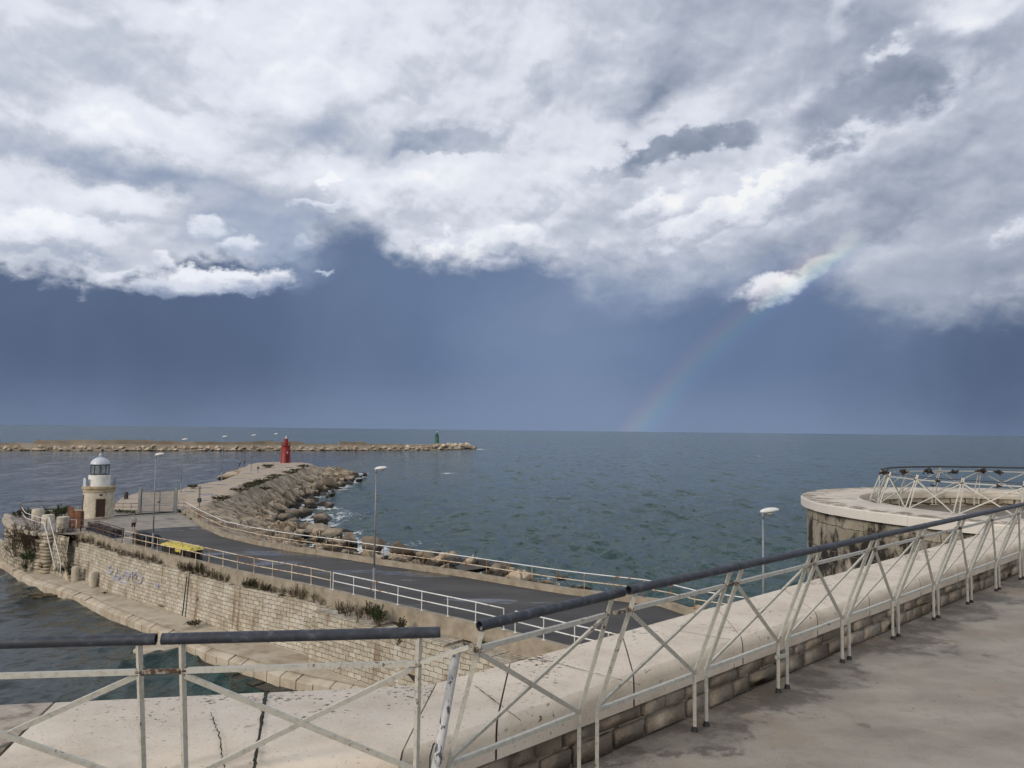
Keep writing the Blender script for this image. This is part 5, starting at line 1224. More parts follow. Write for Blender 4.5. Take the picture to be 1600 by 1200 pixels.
# ------------------------------------------------------------------ fishing gear along the inner kerb
def fishing_gear():
    r = random.Random(21)
    def gear(px, py, L_, w, h, label, top, n):
        b = at(px, py, ZR); i = along(KL, px)[1]; d = (KL[i + 1] - KL[i]).normalized(); nn = Vector((-d.y, d.x, 0)); rz = math.atan2(d.y, d.x)
        root = thing('fishing_cages', b, label, 'fishing gear')
        for k in range(n):
            m = MB(); x0 = (k - (n - 1) / 2) * (L_ / n); c = b + d * x0 + nn * r.uniform(-.05, .05)
            ww, hh = L_ / n * .92, h * r.uniform(.85, 1.05)
            for sx in (-1, 1):
                for sy in (-1, 1): m.box(c + d * (sx * ww / 2) + nn * (sy * w / 2) + Vector((0, 0, hh / 2)), (.06, .06, hh), rz)
            for z in np.linspace(.06, hh, 5):
                for sy in (-1, 1): m.box(c + nn * (sy * w / 2) + Vector((0, 0, z)), (ww, .04, .05), rz)
                for sx in (-1, 1): m.box(c + d * (sx * ww / 2) + Vector((0, 0, z)), (.04, w, .05), rz)
            m.box(c + Vector((0, 0, hh * .45)), (ww * .9, w * .86, hh * .8), rz)
            m.build('crate', M_crate, root)
        # heap of netting draped over the crates
        nu, nv = 40, 14; V = []; 
        for i_ in range(nu):
            for j in range(nv):
                u, v = i_ / (nu - 1) - .5, j / (nv - 1) - .5
                e = max(abs(u), abs(v)) * 2
                z = h + .07 + .035 * math.sin(u * 37 + v * 5) * math.sin(v * 11 + u * 9) + r.uniform(-.02, .03) - max(0, e - .86) * (.9 + r.uniform(0, 1.0) + (2.2 if .02 < u < .2 else 0))
                if top == 'low': z = (h * .8) * (1 - (2 * abs(v)) ** 2.2) * (.75 + .3 * math.sin(u * 23)) * (1 - (2 * abs(u)) ** 6) + .06 + r.uniform(0, .06)
                q = b + d * (u * (L_ + .25)) + nn * (v * (w + .35)) + Vector((0, 0, max(z, .03))); V.append(q)
        m = MB(); m.add(V, [(i_ * nv + j, (i_ + 1) * nv + j, (i_ + 1) * nv + j + 1, i_ * nv + j + 1) for i_ in range(nu - 1) for j in range(nv - 1)])
        m.build('netting', M_yellow if top == 'yellow' else M_net, root)
    gear(284, 872, 4.4, .9, 1.0, 'stack of dark crates draped with bright yellow netting beside the railing', 'yellow', 4)
    gear(228, 851, 3.2, .8, .85, 'dark crates under navy netting between the yellow nets and the walker', 'net', 3)
    gear(165, 833, 8.0, 1.0, .8, 'long heap of navy netting behind the dull grey railing', 'low', 1)
fishing_gear()
# ------------------------------------------------------------------ people
def skin_obj(name, joints, edges, mat, parent, sub=2, root_i=0):
    me = bpy.data.meshes.new(name); me.from_pydata([j[0] for j in joints], edges, [])
    o = bpy.data.objects.new(name, me); COL.objects.link(o); o.parent = parent; me.materials.append(mat)
    o.modifiers.new('skin', 'SKIN'); o.modifiers['skin'].use_smooth_shade = True
    for i, j in enumerate(joints):
        rr = j[1] if hasattr(j[1], '__len__') else (j[1], j[1])
        me.skin_vertices[0].data[i].radius = rr; me.skin_vertices[0].data[i].use_root = (i == root_i)
    s = o.modifiers.new('sub', 'SUBSURF'); s.levels = sub; s.render_levels = sub
    return o
def person(loc, yaw, label, top_m, leg_m, stride=.3, arm=(.25, -.2), bend=(.3, .3), short=False, lean=.03, held=None, hair=M_hair, skin_hi=None):
    """a standing or walking figure facing local -y"""
    root = thing('person', loc, label, 'person')
    root.rotation_euler = (0, 0, yaw)
    J = []; E = []
    def j(p, r): J.append((Vector(p), r)); return len(J) - 1
    def e(a, b): E.append((a, b))
    def ly(z): return -lean * z
    pel = j((0, ly(.95), .95), (.145, .11)); wai = j((0, ly(1.1), 1.10), (.125, .095)); che = j((0, ly(1.32), 1.32), (.155, .105)); nb = j((0, ly(1.46), 1.455), (.075, .07)); nk = j((0, ly(1.52) - .01, 1.53), .052)
    hd1 = j((0, ly(1.6) - .02, 1.60), (.07, .085)); hd2 = j((0, ly(1.68) - .015, 1.675), (.078, .098)); hd3 = j((0, ly(1.74) - .005, 1.735), (.06, .075))
    for a, b in ((pel, wai), (wai, che), (che, nb), (nb, nk), (nk, hd1), (hd1, hd2), (hd2, hd3)): e(a, b)
    ns = j((0, ly(1.65) - .115, 1.645), .014); e(hd1, ns)
    legs = []; arms = []
    for s, st in ((-1, stride), (1, -stride)):
        hip = j((s * .095, ly(.9), .88), .088); kn = j((s * .10, -st * .55 - .03, .49), .058); an = j((s * .10, -st + (.05 if st < 0 else 0), .085 + (.05 if st < 0 else 0)), .036); to = j((s * .115, -st - .17, .035), (.038, .028)); he = j((s * .10, -st + .05, .045), .034)
        for a, b in ((pel, hip), (hip, kn), (kn, an), (an, to), (an, he)): e(a, b)
        legs.append((hip, kn, an))
    for s, sw, bd in ((-1, arm[0], bend[0]), (1, arm[1], bend[1])):
        sh = j((s * .185, ly(1.4), 1.40), .055); el = Vector((s * .225, ly(1.4) - math.sin(sw) * .29, 1.40 - math.cos(sw) * .29)); ei = j(el, .040)
        w = el + Vector((-s * .03 * bd, -math.sin(sw + bd) * .25, -math.cos(sw + bd) * .25)); wi = j(w, .027)
        dv = (w - el).normalized(); pm_ = j(w + dv * .06, (.036, .020)); 
        for a, b in ((che, sh), (sh, ei), (ei, wi), (wi, pm_)): e(a, b)
        side = Vector((0, 1, 0)) - dv * dv.y; side.normalize()
        for k, (f, L) in enumerate(((-.030, .070), (-.010, .082), (.010, .078), (.028, .062))):
            k1 = j(w + dv * .10 + side * f, .0085); k2 = j(w + dv * (.10 + L * .55) + side * f + Vector((-s * .012, 0, 0)), .008); k3 = j(w + dv * (.10 + L * .9) + side * f + Vector((-s * .032, 0, 0)), .007)
            e(pm_, k1); e(k1, k2); e(k2, k3)
        t1 = j(w + dv * .055 - side * .045 + Vector((-s * .01, 0, 0)), .010); t2 = j(w + dv * .09 - side * .055 + Vector((-s * .022, 0, 0)), .008); e(wi, t1); e(t1, t2)
        arms.append((sh, ei, wi))
    body = skin_obj('body', J, E, M_skin, root)
    P = lambda i: J[i][0].copy()
    # clothes follow the body
    tj = [(P(pel), (.155, .125)), (P(wai), (.142, .115)), (P(che), (.172, .125)), (P(nb) - Vector((0, 0, .02)), (.085, .08))]; te = [(0, 1), (1, 2), (2, 3)]
    for sh, el, wr in arms:
        n = len(tj); end = P(sh).lerp(P(el), .75) if short else P(el).lerp(P(wr), .92)
        tj += [(P(sh), .068)] + ([(end, .055)] if short else [(P(el), .054), (end, .042)]); te += [(2, n), (n, n + 1)] + ([] if short else [(n + 1, n + 2)])
    skin_obj('shirt' if short else 'jacket', tj, te, top_m, root)
    lj = [(P(pel) - Vector((0, 0, .02)), (.152, .122))]; le = []
    for hp, kn, an in legs:
        n = len(lj); end = P(hp).lerp(P(kn), .92) if short else P(kn).lerp(P(an), .9)
        lj += [(P(hp), .102)] + ([(end, .085)] if short else [(P(kn), .074), (end, .056)]); le += [(0, n), (n, n + 1)] + ([] if short else [(n + 1, n + 2)])
    skin_obj('shorts' if short else 'trousers', lj, le, leg_m, root)
    for hp, kn, an in legs:
        a = P(an); skin_obj('shoe', [(a + Vector((0, .05, -.035)), .043), (a + Vector((0, -.06, -.035)), .045), (a + Vector((.01, -.17, -.05)), (.045, .034))], [(0, 1), (1, 2)], M_shoe, root)
    h = P(hd2); skin_obj('hair', [(h + Vector((0, .055, -.01)), (.075, .06)), (h + Vector((0, .03, .055)), (.082, .07)), (h + Vector((0, -.03, .075)), (.068, .05))], [(0, 1), (1, 2)], hair, root)
    m = MB()
    for s in (-1, 1): m.box(h + Vector((s * .032, -.098, .0)), (.022, .012, .010))
    m.build('eyes', M_hair, root, origin=(0, 0, 0))
    m = MB(); m.box(P(hd1) + Vector((0, -.088, -.005)), (.045, .012, .008)); m.build('mouth', M_reddoor, root, origin=(0, 0, 0))
    return root
person(at(208, 832, ZR + .012), math.radians(25), 'walking man in pale grey t shirt and black shorts on the road by the lantern', M_tee, M_blk, .26, (.5, -.35), (.6, .4), short=True, lean=.06)
person(at(403, 739.5, ZD), math.radians(200), 'person in dark jacket and pale trousers walking along the mole', M_brownc, M_tee, .2, (.2, -.25), (.3, .3))
pa_ = person(at_y(374.2, 730.5, 224), math.radians(100), 'fisherman in black standing on the spur of the mole, nearest the water', M_blk, M_navy, .12, (.7, .8), (.8, .7))
pb_ = person(at_y(381.5, 727, 227), math.radians(100), 'fisherman in a red jacket beside the one in black', M_redc, M_navy, .12, (.8, .7), (.6, .7))
for pp, lab in ((pa_, 'long thin fishing rod held by the man in black'), (pb_, 'long thin fishing rod held by the man in red')):
    q = pp.location + Vector((-.55, 0, 1.15)); m = MB(); m.tube([q, q + Vector((-2.2, .3, .9)), q + Vector((-4.2, .6, 1.4))], [.03, .02, .012], 5); o = m.build('fishing_rod', M_darkmetal, origin=q); tag(o, lab, 'fishing rod')
m = MB(); 
# spur rock under the fishermen
bm_s = boulder_mesh('spur_rock', 77, M_bwrock, sq=(1, .9, .5), npts=22, sub=2, rough=.03)
for (px, py, y, sz, zz, lab) in [(376, 738, 224, (13, 16, 6.5), .9, 'pale sloping rock slab under the two fishermen'), (366, 742, 226, (9, 9, 3.2), .2, 'low dark rock at the water end of the fishermen\'s slab')]:
    p = at_y(px, py, y); boulder((p.x, p.y, zz), sz, .5, 0, lab, (.0, -.16), None, 'spur_rock', [bm_s])
# ------------------------------------------------------------------ shrubs
def shrub_mesh(name, seed, mats, kind):
    r = random.Random(seed); V = []; F = []; MI = []
    def leaf(p, d, l, w, mi):
        d = d.normalized(); s = d.cross(Vector((r.gauss(0, 1), r.gauss(0, 1), r.gauss(0, 1)))).normalized() * w
        o = len(V); V.extend([p - s * .3, p + d * l * .5 - s, p + d * l, p + d * l * .5 + s]); F.append((o, o + 1, o + 2, o + 3)); MI.append(mi)
    n = {'dry': 46, 'leafy': 34, 'low': 40}[kind]
    for i in range(n):
        a = r.uniform(0, 2 * PI); sp = r.random() ** .7; h = r.uniform(.55, 1.05) * (1.05 - .5 * sp * sp)
        if kind == 'low': h *= .45
        base = Vector((.10 * math.cos(a), .10 * math.sin(a), 0)); tip = Vector((.55 * sp * math.cos(a), .55 * sp * math.sin(a), h))
        pts = [base.lerp(tip, t) + Vector((r.gauss(0, .02), r.gauss(0, .02), -.14 * sp * math.sin(PI * t) * -1)) for t in (0, .33, .66, 1)]
        for p, q in zip(pts, pts[1:]):
            d = q - p; s = d.cross(Vector((r.gauss(0, 1), r.gauss(0, 1), .2))).normalized() * .007
            o = len(V); V.extend([p - s, p + s, q + s * .7, q - s * .7]); F.append((o, o + 1, o + 2, o + 3)); MI.append(1)
        k = {'dry': 12, 'leafy': 34, 'low': 20}[kind]
        for _ in range(k):
            t = r.uniform(.2, 1) ** .8 * 2.999; b = int(t); p = pts[b].lerp(pts[b + 1], t - b)
            d = (tip - base).normalized() * .6 + Vector((r.gauss(0, .7), r.gauss(0, .7), r.gauss(.1, .6)))
            leaf(p, d, r.uniform(.05, .12), r.uniform(.010, .022) if kind != 'dry' else r.uniform(.006, .013), 0)
    me = bpy.data.meshes.new(name); me.from_pydata([tuple(v) for v in V], [], F)
    for m_ in mats: me.materials.append(m_)
    me.polygons.foreach_set('material_index', MI); return me
SH = {'dry': [shrub_mesh('dry_shrub', 30 + i, (M_dry, M_twig), 'dry') for i in range(3)], 'leafy': [shrub_mesh('green_shrub', 40 + i, (M_green, M_twig), 'leafy') for i in range(3)],
      'olive': [shrub_mesh('olive_shrub', 45 + i, (M_olive, M_twig), 'leafy') for i in range(3)], 'low': [shrub_mesh('low_scrub', 50 + i, (M_olive, M_twig), 'low') for i in range(3)]}
_sc = [0]
def shrub(p, kind, w, h, label, group=None, tilt=(0, 0)):
    _sc[0] += 1; me = SH[kind][_sc[0] % 3]
    o = bpy.data.objects.new(me.name.split('.')[0], me); COL.objects.link(o); o.location = p; o.scale = (w, w, h); o.rotation_euler = (tilt[0], tilt[1], random.uniform(0, 6)); tag(o, label, 'shrub', group); return o
def ledge_pt(px, f=.5, line=WL, z=3.88):
    p, i = along(line, px); d = (line[min(i + 1, len(line) - 1)] - line[i]).normalized(); return Vector((p.x - d.y * f * -1 * -1, p.y + d.x * f, z)) if False else Vector((p.x - (-d.y) * -f, p.y + d.x * f, z))
for (px, k, w, h) in [(132, 'dry', .9, .7), (141, 'dry', 1., .9), (150, 'dry', .9, .6), (158, 'dry', .9, .8), (167, 'dry', 1.0, .7), (176, 'dry', .8, .55), (186, 'dry', 1., .75), (197, 'dry', .9, .6), (209, 'dry', 1., .75), (219, 'dry', .9, .8), (228, 'dry', .7, .6), (238, 'dry', .9, .85), (249, 'dry', .7, .5)]:
    shrub(ledge_pt(px, .25, wa), k, w, h, 'dry brown tuft on the ledge of the wall left of the crack', 'dry tufts on the wall left of the crack')
for (px, k, w, h) in [(283, 'dry', 1., .8), (293, 'olive', .9, .8), (303, 'dry', 1.1, 1.1), (313, 'olive', 1.0, 1.0), (322, 'dry', 1.1, .9), (333, 'dry', 1., .8), (343, 'dry', .9, .7), (352, 'dry', .9, .75)]:
    shrub(ledge_pt(px, .22, WL, 3.85), k, w, h, 'brown bushy tuft on the wall ledge just right of the crack', 'bushy tufts right of the crack')
for (px, k, w, h) in [(386, 'olive', .9, .8), (396, 'olive', .9, .75), (406, 'dry', .8, .8), (417, 'olive', .9, .65), (428, 'dry', .8, .6), (441, 'dry', .6, .7)]:
    shrub(ledge_pt(px, .22, WL, 3.85), k, w, h, 'olive tuft on the wall ledge halfway along the harbour wall', 'tufts halfway along the harbour wall')
for (px, k, w, h, f, lab) in [(459, 'dry', 1.0, .95, .2, 'dense dark round bush on the wall ledge left of the projecting corner'), (472, 'dry', .95, .9, .2, 'dark bush touching the dense round one on the wall ledge'), (493, 'dry', .5, .9, .2, 'single tall dry stem tuft on the wall ledge'), (504, 'dry', .5, .5, .2, 'small dry tuft right of the tall stem tuft')]:
    shrub(ledge_pt(px, f, WL, 3.85), k, w, h, lab)
for (px, k, w, h, f, lab) in [(524, 'dry', 1.0, .85, .6, 'spreading dry bush at the start of the projecting wall'), (537, 'dry', 1.1, .9, .5, 'reddish dry bush next to the spreading one on the projecting wall'), (550, 'dry', .9, .8, .7, 'thin dry bush behind the reddish bush on the projecting wall'), (562, 'olive', .8, 1.1, .9, 'feathery grey green weed at the foot of the street lamp'), (587, 'leafy', 1.15, 1.15, .4, 'largest dark green bush on the projecting wall, right of the lamp pole'), (578, 'olive', .9, 1.0, .7, 'olive bush leaning on the largest green bush'),
                          (621, 'olive', .75, .8, .45, 'pale green tuft alone on the projecting wall'), (655, 'dry', .5, .55, .3, 'small dry tuft left of the handrail gap'), (722, 'dry', .5, .45, .5, 'small brown tuft seen through the handrail gap'), (738, 'leafy', .5, .6, .9, 'small green weed at the kerb foot beside the black tube end'), (842, 'dry', .35, .35, .3, 'tiny dry tuft on the wall above the parapet stone')]:
    shrub(ledge_pt(px, f, wc, 3.82), k, w, h, lab)
for (px, py, ln, k, w, h, lab) in [(622, 1006, wc, 'leafy', .8, .65, 'green bush growing out of the projecting wall face under the handrail'), (308, 938, wb, 'dry', .3, .35, 'dark tuft in the wall face right of the drain pipe'), (577, 968, wc, 'dry', .3, .3, 'tiny dark tuft in the face of the projecting wall')]:
    p = on_wall(px, py, ln, .05); shrub(p, k, w, h, lab, None, (.9, 0))
for (px, py, k, w, h, lab) in [(611, 1052, 'olive', .8, .8, 'weed at the foot of the projecting wall left of the dark niche'), (641, 1058, 'leafy', 1.0, .6, 'green weeds in front of the dark niche'), (668, 1056, 'leafy', .7, .9, 'green weed right of the dark niche'), (686, 1058, 'dry', .5, .7, 'dry weed behind the flaking white pole'),
                               (499, 1018, 'leafy', 1.1, .8, 'green bush in the inner corner of the projecting wall'), (480, 1010, 'olive', .9, .6, 'olive weed beside the green bush in the inner corner'), (302, 978, 'low', 1.3, .8, 'low mat of scrub on the quay in front of the wall'), (256, 949, 'low', .9, .6, 'small mat of scrub at the wall foot on the quay'), (164, 928, 'low', .5, .4, 'tiny weed in the middle of the quay'),
                               (104, 900, 'leafy', 1.8, 1.5, 'big green bush at the foot of the white stair rail'), (113, 903, 'leafy', 1.3, 1.1, 'green bush between the stair rail bush and the bollard'), (40, 893, 'leafy', .9, 1.1, 'green plant at the foot of the rounded stone pillar'), (68, 894, 'olive', .8, 1.3, 'dark plant at the base between the pillars')]:
    shrub(at(px, py, ZQ - .03 if px > 30 else .9), k, w, h, lab)
for (px, py, z, k, w, h, lab) in [(30, 838, 4.0, 'dry', 2.2, 1.4, 'large dark dry shrub hanging over the bastion rim, leftmost'), (42, 850, 3.3, 'dry', 2.0, 2.0, 'dark dry shrub on the bastion face below the rim shrub'), (56, 852, 3.4, 'dry', 1.9, 2.1, 'dark shrub on the bastion face beside the stone pillar'), (24, 862, 2.6, 'dry', 1.6, 1.8, 'dark trailing shrub low on the left bastion face'), (54, 838, 4.2, 'dry', 1.2, .9, 'brown shrub right at the bastion rim under the white rail'), (46, 872, 2.2, 'leafy', 1.2, 1.3, 'dark green ivy patch low on the bastion face'),
                                  (101, 852, 3.9, 'dry', 1.8, 1.7, 'dark shrub over the recess right of the stair rail'), (103, 868, 2.6, 'leafy', 1.7, 1.9, 'dark ivy filling the recess behind the stair rail'), (124, 846, 4.1, 'dry', 1.6, 1.0, 'brown shrub on top of the wall end by the lantern'), (127, 858, 3.2, 'dry', 1.0, 1.4, 'dark shrub hanging down the wall end')]:
    p = at(px, py + 6, z - .6); shrub(p + Vector((p.x, p.y, 0)) * (.035 if 95 < px < 110 else -.012), k, w * 1.35, h * 1.35, lab, None, (.25, 0))
for (px, py, k, w, h, lab) in [(28, 808, 'leafy', 2.6, 1.3, 'dark green hedge bush at the outer corner of the bastion railing'), (46, 810, 'leafy', 2.2, 2.0, 'tall dark green bush behind the round stone stub'), (67, 811, 'leafy', 2.2, 2.2, 'dark green bush between the two stone stubs'), (83, 812, 'leafy', 2.4, 1.8, 'dark green bush right of the low stone stub'), (94, 808, 'leafy', 2.0, 2.4, 'tallest dark green bush along the bastion railing'), (104, 807, 'leafy', 1.8, 2.2, 'dark green bush just left of the rust brown sheet'),
                               (186, 802, 'leafy', 1.6, .8, 'low green plant at the rusty railing beside the lantern'), (196, 802, 'leafy', 1.6, .7, 'low green plant in the middle of the rusty railing'), (207, 802, 'leafy', 1.4, .6, 'low green plant at the rusty railing nearest the gate'), (281, 801, 'leafy', .9, .6, 'small green plant at the foot of the right gate post'), (291, 806, 'leafy', .8, .5, 'small weed under the curving railing near the gate'), (299, 812, 'leafy', .7, .4, 'small weed under the curving railing, next to the pole')]:
    shrub(at(px, py, ZR), k, w * .8, h * .62, lab)
for (px, py, w, h, lab) in [(345, 783, 3.0, 1.6, 'dark scrub mound alone on the near part of the mole'), (302, 764, 1.9, 1.6, 'scrub mound at the left edge of the mole by the lamp'), (374, 768.5, 3.0, 1.4, 'scrub mound at the near end of the long scrub row'), (386, 763.5, 3.2, 1.6, 'scrub in the near half of the long row on the mole'), (394, 760.5, 3.2, 1.7, 'scrub in the middle of the long row on the mole'), (402, 757.5, 3.2, 1.7, 'scrub in the far half of the long row on the mole'), (410, 754.5, 3.2, 1.6, 'scrub near the far end of the long row on the mole'), (424, 749.5, 2.9, 1.4, 'scrub where the row thins out beyond the long row'), (431, 746, 3.2, 1.5, 'small scrub beyond the long row on the mole'), (415, 766, 2.2, 1.2, 'scrub patch among the slabs right of the long row'), (419, 731, 3.6, 1.9, 'scrub mound left of the red tower'), (475, 731.5, 3.8, 2.0, 'scrub mound right of the red tower'), (453, 741, 3.4, 1.5, 'thin scrub line in front of the red tower'), (462, 737, 3.2, 1.5, 'thin scrub line at the slope edge near the red tower')]:
    shrub(at(px, py, ZD - .1), 'low', w, h * 1.15, lab)
# ------------------------------------------------------------------ fortress terrace in the foreground
ZF = 13.05; ZC = 13.42                       # terrace floor, top of the coping
ft0 = at(1086, 1141, ZF); ft1 = at(1562, 922, ZF)
U = (ft1 - ft0).normalized(); NI = Vector((U.y, -U.x, 0))            # along the right railing; inward
kc = at(700, 1196, 13.38); kl = at(650, 1205, 13.38)                 # kinks of the two corner posts
rail_l0 = at(0, 1005, 14.04); rail_l1 = at(690, 988, 14.04)
UL = (rail_l1 - rail_l0); UL.z = 0; UL.normalize(); NL = Vector((UL.y, -UL.x, 0))
# coping lines
def V2(v, z): return Vector((v.x, v.y, z))
in_r = at(1150, 1002, ZC); out_r = at(1225, 917, ZC)
oc = at(705, 1063, ZC); ol = at(0, 1097, ZC)
wR = (out_r - in_r).dot(-NI)
ic_dir = (oc - ol).normalized(); il = at(600, 1183, ZC)
def isect(p, d, q, e):
    k = (d.x * e.y - d.y * e.x); t = ((q.x - p.x) * e.y - (q.y - p.y) * e.x) / k; return p + d * t
OC = isect(ol, ic_dir, out_r, U); IC = isect(il, ic_dir, in_r, U)
C_T = Vector((11.05, 15.65, 0)); RO, RI = 4.85, 3.62                 # round turret
def parapet():
    root = thing('parapet', V2(IC, ZF), 'low stone parapet with broad cream coping round the fortress terrace', 'parapet')
    st = []      # stations: (outer, inner, joint before?)
    endL = 9.0
    # left run, from far left to the corner
    def left(s): return (OC - ic_dir * s, IC - ic_dir * s)
    def right(s): return (OC + U * s, IC + U * s)
    blocks = []
    ls = [endL, 5.6, 3.55, 2.02, .95, 0]
    jl = (at(90, 1092, ZC) - OC).length
    j2 = (at(417, 1079, ZC) - OC).length
    def inner_s(pa_, pb_):
        A, B_ = at(*pa_, ZC), at(*pb_, ZC); q = isect(IC, ic_dir, A, (B_ - A)); return (IC - q).dot(ic_dir)
    sh = (OC - IC).dot(ic_dir)
    cuts = [(9., 9. - sh), (5.4, 5.4 - sh), (3.5, 3.5 - sh + .05), (jl, inner_s((90, 1092), (0, 1180))), (j2, inner_s((417, 1079), (396, 1206))), (0, 0)]
    for (a, ai), (b, bi) in zip(cuts, cuts[1:]): blocks.append(([(left(a)[0], left(ai)[1]), (left(b)[0], left(bi)[1])], a > jl + .01))
    first_right = .62
    rc = [0, first_right] 
    endR = (Vector((C_T.x, C_T.y, 0)) - V2(OC, 0)).dot(U) - 2.9
    rs = [0, .55]; k = 0
    for w in (1.05, 1.18, 1.1, .98, 1.2, 1.1, 1.0, 1.15, 1.1, 1.2, 1.05, 1.1, 1.2, 1.1, 1.1):
        if rs[-1] + w > endR: break
        rs.append(rs[-1] + w)
    rs.append(endR)
    for a, b in zip(rs, rs[1:]): blocks.append(([right(a), right(b)], False))
    prof = [(1.0, -.17), (1.0, -.05), (.985, -.018), (.955, 0), (.5, .004), (.055, 0), (.02, -.02), (.0, -.06), (.0, -.17)]      # 1 = outer edge
    mb = MB(); old = MB(); r = random.Random(6)
    for (seg, weather) in blocks:
        (o0, i0), (o1, i1) = seg; d = (o1 - o0); g0 = .0065 / max(d.length, .1)
        t0, t1 = g0, 1 - g0; n = max(1, int(d.length / .22)); dz = r.uniform(-.004, .004)
        V = []; uv = []
        for q in range(n + 1):
            t = t0 + (t1 - t0) * q / n; O = o0.lerp(o1, t); I = i0.lerp(i1, t)
            for v, z in prof:
                p = I.lerp(O, v); V.append((p.x, p.y, ZC + z + dz)); uv.append((t * d.length, v))
        K = len(prof); F = [(q * K + j, q * K + j + 1, (q + 1) * K + j + 1, (q + 1) * K + j) for q in range(n) for j in range(K - 1)] + [(q * K + K - 1, q * K, (q + 1) * K, (q + 1) * K + K - 1) for q in range(n)]
        F += [tuple(range(K)), tuple(n * K + j for j in range(K - 1, -1, -1))]
        (old if weather else mb).add(V, F, uv)
    mb.build('coping', M_coping, root, smooth='auto'); old.build('weathered_coping', M_coping_old, root, smooth='auto')
    # masonry body, set back a little below the coping, and the bed joint
    wall = MB()
    def run(fn, s0, s1, n, sgn):
        pts = []
        for q in range(n + 1):
            s = s0 + (s1 - s0) * q / n; O, I = fn(s); w = (I - O).normalized()
            pts.append((O + w * .05, I - w * .045, s))
        for (a, b, s_), (c, d, s2) in zip(pts, pts[1:]):
            z1 = ZC - .172; z0 = ZF - .06
            jit = .0
            wall.quad(V2(b, z0), V2(d, z0), V2(d, z1), V2(b, z1), [(s_ * sgn, z0), (s2 * sgn, z0), (s2 * sgn, z1), (s_ * sgn, z1)])
            wall.quad(V2(a, 0), V2(c, 0), V2(c, z1), V2(a, z1), [(s_ * sgn, 0), (s2 * sgn, 0), (s2 * sgn, z1), (s_ * sgn, z1)])
            wall.quad(V2(b, z1), V2(d, z1), V2(c, z1), V2(a, z1))
    run(left, endL, 0, 20, -1); run(right, 0, endR, 60, 1)
    wall.build('masonry', M_low, root)
    # rough stones standing a little proud of the inner face
    stn = bmesh.new(); s = .15
    rows = [(ZF + .0, .11), (ZF + .115, .082)]
    for zr, hr in rows:
        s = r.uniform(0, .1)
        while s < endR - .3:
            w = r.uniform(.16, .42); O, I = right(s + w / 2); wv = (I - O).normalized()
            c = I - wv * .045 + wv * .0; mt = Matrix.Translation((c.x, c.y, zr + hr / 2)) @ Matrix.Rotation(math.atan2(U.y, U.x), 4, 'Z') @ Matrix.Rotation(r.uniform(-.05, .05), 4, 'X') @ Matrix.Diagonal((w * .93, r.uniform(.03, .05), hr * r.uniform(.86, .95), 1))
            bmesh.ops.create_cube(stn, size=1, matrix=mt); s += w
    bmesh.ops.bevel(stn, geom=stn.edges[:], offset=.006, segments=2, affect='EDGES')
    for v in stn.verts: v.co += Vector((r.uniform(-.005, .005), r.uniform(-.005, .005), r.uniform(-.005, .005)))
    bmesh.ops.translate(stn, verts=stn.verts, vec=-root.location)
    md = bpy.data.meshes.new('facing_stones'); stn.to_mesh(md); stn.free(); md.polygons.foreach_set('use_smooth', [True] * len(md.polygons)); md.materials.append(M_facing)
    o = bpy.data.objects.new('facing_stones', md); COL.objects.link(o); o.parent = root
    # cracks: dark filling standing 2 mm proud
    def crack(name, pa, pb, w, jag, n, mat):
        m = MB(); pts = []
        for q in range(n + 1):
            t = q / n; p = pa.lerp(pb, t); dd = (pb - pa).normalized(); nn = Vector((-dd.y, dd.x, 0))
            pts.append((p + nn * r.uniform(-jag, jag), w * r.uniform(.4, 1.3), nn))
        for (a, wa_, na), (b, wb_, nb_) in zip(pts, pts[1:]):
            m.quad(a - na * wa_, b - nb_ * wb_, b + nb_ * wb_, a + na * wa_)
        m.build(name, mat, root)
    z = ZC + .0095
    def onc(px, py): p = at(px, py, z); return p
    crack('crack', onc(329, 1112), onc(343, 1150), .003, .006, 14, M_crack); crack('crack', onc(343, 1150), onc(350, 1200), .003, .006, 14, M_crack)
    crack('mossy_joint', onc(416, 1081), onc(396, 1206), .007, .006, 26, M_crack)
    crack('crack', onc(832, 1026), onc(1000, 1070), .003, .003, 30, M_crack)
    crack('crack', onc(742, 1071), onc(814, 1126), .0025, .002, 20, M_crack)
    crack('crack', onc(1008, 1052), onc(1016, 1046), .003, .003, 4, M_crack)
    crack('crack', onc(1060, 985), onc(1146, 1000), .0025, .004, 16, M_crack)
    return endR, right
M_facing = rock_mat('brown_facing_stone', (.25, .205, .155), (.46, .40, .33), -50, sc=3.2)
endR, right_run = parapet()
# terrace floor
Oe, Ie = right_run(endR); mid = lambda a, b: a.lerp(b, .5)
fl = [mid(OC - ic_dir * 9, IC - ic_dir * 9), mid(OC, IC), mid(Oe, Ie)]
a0 = math.atan2(Oe.y - C_T.y, Oe.x - C_T.x)
ringp = []
A_ST = a0 - .02
for k in range(33):
    a = A_ST - (A_ST + 2 * PI * 0 - (-.75)) * k / 32. if A_ST > 0 else (A_ST + 2 * PI) - ((A_ST + 2 * PI) - (-.75)) * k / 32.
    ringp.append(Vector((C_T.x + (RI + .3) * math.cos(a), C_T.y + (RI + .3) * math.sin(a), 0)))
fl += ringp + [Vector((24, 9, 0)), Vector((26, -14, 0)), Vector((-10, -14, 0))]
sheet('terrace_floor', fl, ZF, M_floor, 'stained grey concrete floor of the fortress terrace')
